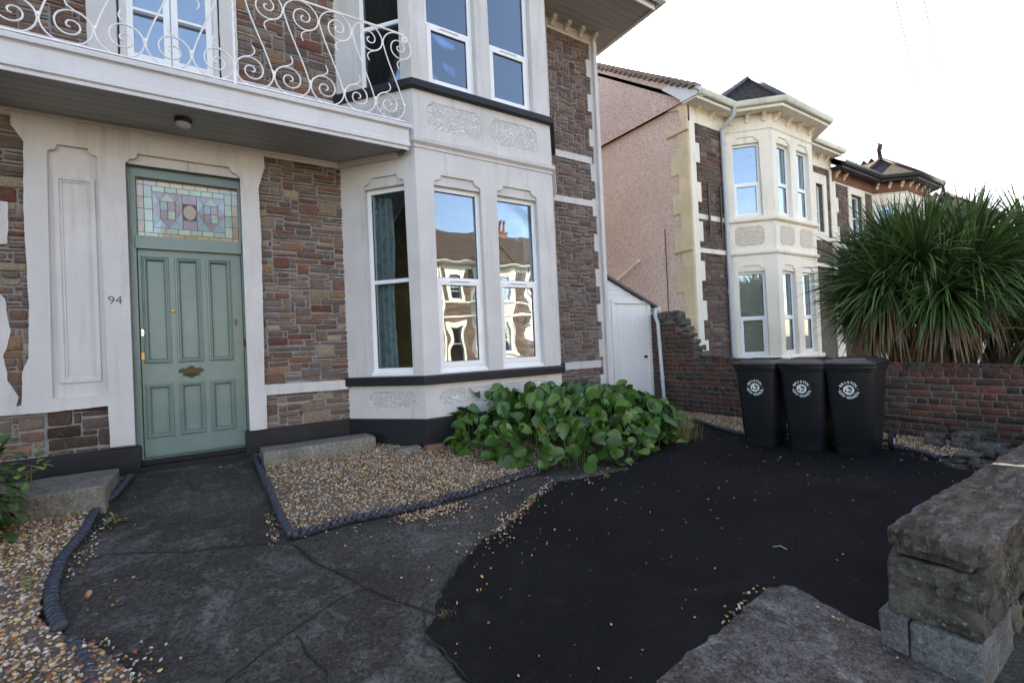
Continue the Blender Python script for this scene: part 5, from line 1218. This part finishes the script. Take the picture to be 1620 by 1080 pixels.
# ------------------------------------------------------------------ edging
ED = 'black beaded plastic edging strips around the gravel'
def edging(pts, label, r=.033, sp=.052, dz=.02, seed=0):
    rnd = random.Random(seed); b = MB(); P = [Vector(p) for p in pts]; L = [0]
    for a, c in zip(P, P[1:]): L.append(L[-1]+(c-a).length)
    n = max(2, int(L[-1]/sp)); line = []
    for k in range(n+1):
        s_ = L[-1]*k/n
        for i in range(len(P)-1):
            if L[i] <= s_ <= L[i+1]+1e-9: q = P[i].lerp(P[i+1], (s_-L[i])/max(1e-6, L[i+1]-L[i])); dr = (P[i+1]-P[i]); break
        z = g(q.x, q.y)+dz+r*.55; line.append((q.x, q.y, z-r*.5)); rr = r*rnd.uniform(.93, 1.05)
        b.blob((q.x, q.y, z), rr*.82, rr, rr*.98, 12, 7, 0, math.atan2(dr.y, dr.x))
    b.tube(line, r*.62, 8); o = b.build('garden_edging', M['edging'], smooth=True, angle=60); tag(o, label, 'edging', ED)
def edg():
    t = NT('dusty_black_edging'); c = t.mix(t.mapr(t.noise(25, 5, .7), .45, .75), (.022, .025, .036, 1), (.06, .066, .085, 1)); return t.done(c, .5, t.bump(t.noise(90, 3), .001, 1), **{'Specular IOR Level': .4})
M['edging'] = edg()
edging([(.40, 6.0), (.41, 5.27), (.43, 4.62), (.44, 4.1), (.46, 3.76)], 'black beaded edging running from the right side of the green door along the path', seed=1)
edging([(.49, 3.73), (.92, 3.78)], 'black beaded edging piece at the front corner of the middle gravel bed', seed=2)
edging([(.95, 3.765), (1.12, 3.755)], 'shortest black edging piece along the front of the middle gravel bed', seed=3)
edging([(1.15, 3.745), (1.46, 3.735)], 'black edging piece in the front row, just left of the spilled gravel', seed=4)
edging([(1.49, 3.70), (1.62, 3.715)], 'short tilted black edging piece beside the spilled gravel', seed=5)
edging([(1.66, 3.77), (1.98, 3.75)], 'black edging piece in the front row, just right of the spilled gravel', seed=6)
edging([(2.0, 3.80), (2.35, 3.86), (2.86, 3.92)], 'black beaded edging running under the leafy plant at the front', seed=7)
edging([(-.67, 5.85), (-.72, 5.35), (-.79, 5.08)], 'black edging beside the large left concrete block', r=.035, seed=8)
edging([(-.80, 5.06), (-.80, 4.58), (-.84, 4.2), (-.81, 3.84), (-.76, 3.56), (-.68, 3.32)], 'longest black ribbed edging curving along the left gravel bed', r=.037, sp=.05, dz=.01, seed=9)
edging([(-.61, 3.18), (-.53, 3.0), (-.47, 2.75), (-.42, 2.5)], 'half buried black edging piece at the bottom left corner', r=.035, dz=-.008, seed=10)
edging([(6.75, 4.9), (6.41, 4.33), (6.15, 3.75), (6.1, 3.4)], 'low black edging between tarmac and gravel left of the bins', r=.03, seed=11)
edging([(6.60, 2.15), (6.56, 2.0), (6.48, 1.86), (6.33, 1.73)], 'low black edging behind the wheel of the nearest bin', r=.03, seed=12)

# ------------------------------------------------------------------ plants
def leaf(mb, base, d, L, W, up, cup, col, n=5, kind='round', droop=.3, petiole=0):
    d = Vector(d).normalized(); side = d.cross(Vector(up)); side = side.normalized() if side.length > 1e-3 else Vector((1, 0, 0)); nrm = side.cross(d).normalized(); p = Vector(base); rows = []
    for i in range(n+1):
        t = i/n
        wd = W*((.22+.78*math.sin(min(1, t/.62)*math.pi/2)**1.3) if t < .62 else math.sqrt(max(.03, 1-((t-.62)/.40)**2))) if kind == 'round' else W*(1-t)**.55*(.45+.55*min(1, t*5))
        if kind == 'round' and i == n: wd = W*.34
        c = p+d*(L*t)+nrm*(-droop*L*t*t); rows.append((c-side*wd+nrm*cup*wd, c-side*wd*.5+nrm*cup*wd*.25, c, c+side*wd*.5+nrm*cup*wd*.25, c+side*wd+nrm*cup*wd))
    vs = [v for r_ in rows for v in r_]; fs = [(i*5+j, i*5+j+1, (i+1)*5+j+1, (i+1)*5+j) for i in range(n) for j in range(4)]
    mb.add(vs, fs, col=col)
def gcol(rnd, a, b): t = rnd.random(); k = rnd.uniform(.8, 1.2); return tuple((x+(y-x)*t)*k for x, y in zip(a, b))
BR = [(2.42, 5.25), (2.38, 4.8), (2.70, 4.05), (3.05, 3.74), (3.8, 3.66), (4.6, 3.86), (5.4, 4.12), (6.0, 4.5), (6.5, 5.2), (6.6, 5.95), (5.0, 6.0), (4.35, 5.2)]
FRONT = BR[1:10]
def dfront(x, y):
    m_ = 9
    for (x1, y1), (x2, y2) in zip(BR[:9], BR[1:10]):
        dx, dy = x2-x1, y2-y1; t = max(0, min(1, ((x-x1)*dx+(y-y1)*dy)/(dx*dx+dy*dy))); m_ = min(m_, math.hypot(x-x1-dx*t, y-y1-dy*t))
    return m_
def bh(x, y): return (.14+.52*min(1, dfront(x, y)/.55)**.7)*(1-.45*ss(4.9, 6.5, x))*(.85+.15*math.sin(x*5)*math.cos(y*6))
rnd = random.Random(21); lv = MB(); stm = MB(); cnt = 0
while cnt < 1250:
    x, y = rnd.uniform(2.4, 6.5), rnd.uniform(3.65, 6.0)
    if not inpoly(np.array([x]), np.array([y]), BR)[0]: continue
    h = bh(x, y); e = .03
    gx, gy = (bh(x+e, y)-bh(x-e, y))/(2*e), (bh(x, y+e)-bh(x, y-e))/(2*e)
    if rnd.random() < .22: h *= rnd.uniform(.4, .8)
    out = Vector((-gx, -gy, .0)); az = rnd.uniform(0, 6.28); d = Vector((math.cos(az), math.sin(az), 0))*.7+out*.6
    d.z = rnd.uniform(.2, 1.5) if dfront(x, y) > .18 else rnd.uniform(-.5, .8); L = rnd.choice((.11, .14, .17, .20))*rnd.uniform(.85, 1.12); W = L*rnd.uniform(.36, .46)
    up_ = Vector((rnd.uniform(-.6, .3), rnd.uniform(-.9, .1), rnd.uniform(.3, 1))); z = g(x, y)+h-.06+rnd.uniform(-.05, .05)
    c = gcol(rnd, (.020, .066, .012), (.055, .142, .022))
    if rnd.random() < .10: c = gcol(rnd, (.085, .19, .04), (.13, .23, .055))
    if rnd.random() < .01: c = gcol(rnd, (.16, .08, .02), (.20, .16, .04))
    leaf(lv, (x, y, z), d, L, W, up_, rnd.uniform(.1, .55), c, 8, droop=rnd.uniform(-.1, .3))
    if rnd.random() < .4: stm.tube([(x-d.x*.06, y-d.y*.06, g(x, y)), (x-d.x*.05, y-d.y*.05, z-.05), (x, y, z)], .005, 4, caps=False)
    cnt += 1
BP_ = thing('bergenia_plant', 'broad mound of glossy round green leaves under the bay and before the shed', 'plant', (4.2, 4.8, .4))
o = lv.build('leaves', M['leaf'], BP_, smooth=True, recalc=False); stm.build('stems', paint('leaf_stem', (.07, .11, .03, 1)), BP_, smooth=True)
b = MB(); rnd = random.Random(6)
for k in range(260):
    x, y = 5.35+rnd.gauss(0, .13), 4.1+rnd.gauss(0, .08); z0_ = g(x, y); a = rnd.uniform(0, 6.28); s_ = rnd.uniform(.03, .16); h = rnd.uniform(.15, .42)
    leaf(b, (x, y, z0_), (math.cos(a)*s_*2, math.sin(a)*s_*2, h), h, .003, (math.cos(a), math.sin(a), .1), 0, gcol(rnd, (.22, .15, .07), (.12, .12, .04)), 4, 'blade', .4)
tag(b.build('dry_grass', M['blade'], recalc=False), 'tuft of dry straw coloured grass at the right end of the leafy mound', 'grass')

# cordyline behind the wall
CP = thing('cordyline_palm', 'huge dark green spiky palm spreading over the brick wall above the bins', 'palm', (8.7, 2.5, 0))
tk = MB(); bl = MB(); dd_ = MB(); rnd = random.Random(31)
CC = Vector((8.72, 2.40, 2.28)); HD = []
for k in range(15):
    u_ = 1-1.5*(k+.5)/15; a = k*2.39996; r_ = math.sqrt(max(0, 1-u_*u_)); HD.append(CC+Vector((r_*math.cos(a)*.62, r_*math.sin(a)*.68, u_*.52-.05)))
HD += [Vector((9.1, 1.35, 2.3)), Vector((9.0, 1.2, 1.75)), Vector((9.6, 1.5, 2.7)), Vector((8.5, 1.25, 1.55))]
for h_ in HD:
    hx, hy, hz = h_; od = (h_-CC).normalized()
    tk.tube([(8.72+(hx-8.72)*.2, 2.36+(hy-2.36)*.2, -.2), (8.72+(hx-8.72)*.5, 2.36+(hy-2.36)*.5, .9), (hx, hy, hz)], [.14, .10, .06], 8)
    for k in range(370):
        d = Vector((rnd.gauss(0, 1), rnd.gauss(0, 1), rnd.gauss(0, 1))).normalized(); d = (d+od*.75+Vector((0, 0, .22))).normalized()
        if d.z < -.85: continue
        L = rnd.uniform(.55, .95)*(1+.18*max(0, d.z))*(1.12 if rnd.random() < .12 else 1); sh = rnd.random()
        c = gcol(rnd, (.024, .060, .018), (.085, .165, .040))
        if rnd.random() < .07: c = gcol(rnd, (.12, .17, .07), (.16, .20, .09))
        p0 = h_+d*.05; P = p0.copy(); dv = d.copy(); n = 6; W = rnd.uniform(.012, .020); st = rnd.uniform(.0, .10)+.10*(1-d.z)*rnd.random()
        if rnd.random() < .13: st += rnd.uniform(.1, .3)
        up0 = Vector((0, 0, 1)) if abs(d.z) < .95 else Vector((1, 0, 0)); side = d.cross(up0).normalized(); ro_ = rnd.uniform(-.9, .9); side = (side*math.cos(ro_)+d.cross(side)*math.sin(ro_)).normalized(); rows = []
        for i in range(n+1):
            t = i/n; wd = W*(1.0-t**2.0)*(.6+.4*min(1, t*4)); nn = side.cross(dv).normalized(); rows += [P-side*wd+nn*wd*.45, P, P+side*wd+nn*wd*.45]
            dv = (dv+Vector((0, 0, -st*(.4+t*1.6)))).normalized(); P = P+dv*(L/n)
        bl.add(rows, [(i*3+j, i*3+j+1, (i+1)*3+j+1, (i+1)*3+j) for i in range(n) for j in range(2)], col=c)
    if hz < 2.5:
        for k in range(170):
            az = rnd.uniform(0, 6.283); x, y, z = hx+.16*math.cos(az), hy+.16*math.sin(az), hz-rnd.uniform(.05, .5)
            leaf(dd_, (x, y, z), (math.cos(az)*.6, math.sin(az)*.6, -.7), rnd.uniform(.4, .75), .012, (math.cos(az), math.sin(az), .5), .3, gcol(rnd, (.12, .065, .03), (.22, .13, .06)), 4, 'blade', .35)
tk.build('trunk', paint('palm_bark', (.09, .065, .045, 1), .9, .3, (.3, (.04, .03, .02, 1)), .01, 30), CP, smooth=True); bl.build('crown', M['blade'], CP, smooth=True, recalc=False); dd_.build('dead_leaves', M['blade'], CP, recalc=False)

# small shrub at the left edge and weeds
def bushlet(name, label, c, r, n, L, colA, colB, seed, cat='shrub', flat=1.0, stem=5):
    rnd = random.Random(seed); T = thing(name, label, cat, (c[0], c[1], g(c[0], c[1]))); b = MB(); s_ = MB()
    for k in range(n):
        v = Vector((rnd.gauss(0, 1), rnd.gauss(0, 1), rnd.gauss(0, 1)*flat)).normalized()*r*rnd.uniform(.45, 1); p = Vector(c)+v
        if p.z < g(p.x, p.y): continue
        l = L*rnd.uniform(.6, 1.2); leaf(b, p, (v.x+rnd.uniform(-.5, .5)*r, v.y+rnd.uniform(-.5, .5)*r, v.z*.5+rnd.uniform(-.5, .5)*r), l, l*.36, (0, 0, 1), .15, gcol(rnd, colA, colB), 4, droop=rnd.uniform(0, .4))
        if k % stem == 0: s_.tube([(c[0], c[1], g(c[0], c[1])), (c[0]+v.x*.5, c[1]+v.y*.5, c[2]+v.z*.2), tuple(p)], .004, 4, caps=False)
    b.build('leaves', M['leaf'], T, smooth=True, recalc=False); s_.build('stems', M['terracotta'], T, smooth=True)
bushlet('leafy_shrub', 'dark green leafy shrub at the left edge beside the large concrete block', (-1.46, 4.72, .84), .40, 560, .085, (.015, .05, .015), (.05, .12, .025), 3)
bushlet('leafy_sprig', 'bright green sprig reaching out in front of the dark stone, left edge', (-1.10, 4.75, .95), .12, 18, .055, (.10, .22, .03), (.16, .30, .05), 4, 'sprig', 1.0, 999)
for i, (x, y, r_, n, lab) in enumerate([(-.93, 4.98, .06, 22, 'small green weed at the foot of the left concrete block'), (-.64, 4.75, .05, 22, 'small green weed on the path side of the left edging'), (-.95, 3.9, .05, 14, 'tiny green weed in the left gravel bed'), (.40, 5.85, .04, 14, 'tiny weed at the right foot of the door step'), (2.28, 3.33, .04, 16, 'tiny green weed in the gravel along the tarmac edge'), (5.95, 1.24, .07, 30, 'green weed against the front wall near the loose stones'), (4.9, 1.1, .05, 20, 'bright little weed by the painted sun strip of the front wall'), (6.5, 1.55, .06, 20, 'small weed between the loose stones'), (3.3, 3.45, .06, 18, 'pale green shoots below the leafy mound')]):
    bushlet('weed', lab, (x, y, g(x, y)+.03), r_, n, .035, (.06, .14, .025), (.13, .24, .05), 40+i, 'weed')
b = MB(); rnd = random.Random(9)
for (x, y, n) in ((1.68, 3.02, 60), (1.85, 3.08, 40), (1.03, 2.38, 60), (.88, 2.62, 25), (.72, 2.88, 20), (1.55, 2.95, 20), (-.42, 2.72, 30)):
    for k in range(n):
        px, py = x+rnd.gauss(0, .03), y+rnd.gauss(0, .02); a = rnd.uniform(0, 6.28); leaf(b, (px, py, g(px, py)+.008), (math.cos(a), math.sin(a), .7), rnd.uniform(.015, .04), .0015, (0, 0, 1), 0, gcol(rnd, (.20, .12, .05), (.13, .09, .04)), 3, 'blade', .3)
tag(b.build('dead_moss', M['blade'], recalc=False), 'brown dead moss tufts in the cracks between path and tarmac', 'moss', kind='stuff')
# bits and pieces on the tarmac
b = MB(); rough_box(b, 4.60, 4.86, 1.22, 1.42, g(4.7, 1.3)+.008, g(4.7, 1.3)+.035, .05, .002, .012, 1); tag(b.build('plastic_lid', M['blue_plastic'], smooth=True), 'small blue plastic lid lying by the front wall', 'lid')
b = MB(); b.tube([(3.27, 1.80, g(3.3, 1.8)+.012), (3.31, 1.77, g(3.3, 1.8)+.018), (3.30, 1.72, g(3.3, 1.8)+.012)], .0028, 5); b.tube([(3.31, 1.77, g(3.3, 1.8)+.018), (3.33, 1.78, g(3.3, 1.8)+.012)], .002, 5); tag(b.build('twig', M['cable'], smooth=True), 'little pale forked twig on the tarmac', 'twig')
# made-up hedge outside the view, added to darken the cant window's reflection
HGT = thing('added_hedge', 'very tall dark evergreen hedge added out of view at left to darken the cant window reflection', 'hedge', (-5.4, 2.5, 0))
b = MB(); rnd = random.Random(5)
for k in range(9000):
    p = Vector((-5.0-rnd.random()**2*.8, rnd.uniform(2.6, 6.0), rnd.uniform(0, 6.5))); leaf(b, p, (rnd.uniform(0, 1), rnd.uniform(-1, 1), rnd.uniform(-.6, .8)), .13, .045, (0, 0, 1), .1, gcol(rnd, (.02, .05, .015), (.05, .1, .03)), 2)
b.build('leaves', M['leaf'], HGT, recalc=False)
b = MB(); rough_box(b, -5.9, -5.25, 2.7, 6, -.1, 6.3, .4, .05, .1, 3); b.build('added_hedge_branches', paint('added_hedge_core', (.02, .03, .012, 1)), HGT, smooth=True)
# wires overhead
WG = 'overhead wires'
for A_, B_, lab in (((-2.4, .7, 11.0), (25.6, 6.3, 7.0), 'left one of the two thin overhead wires against the white sky'), ((-4.9, -.05, 11.0), (31, 6.9, 8.0), 'right one of the two thin overhead wires against the white sky')):
    b = MB(); b.tube([tuple(Vector(A_).lerp(Vector(B_), t)-Vector((0, 0, 1.2*t*(1-t)*.4))) for t in np.linspace(0, 1, 14)], .009, 5); tag(b.build('overhead_wire', M['wire'], smooth=True), lab, 'wire', WG)
bushlet('dark_shrub', 'dark dense shrub filling the gap right of the spiky palm behind the brick wall', (9.6, .85, 1.1), 1.15, 3000, .13, (.012, .035, .012), (.035, .085, .022), 61)
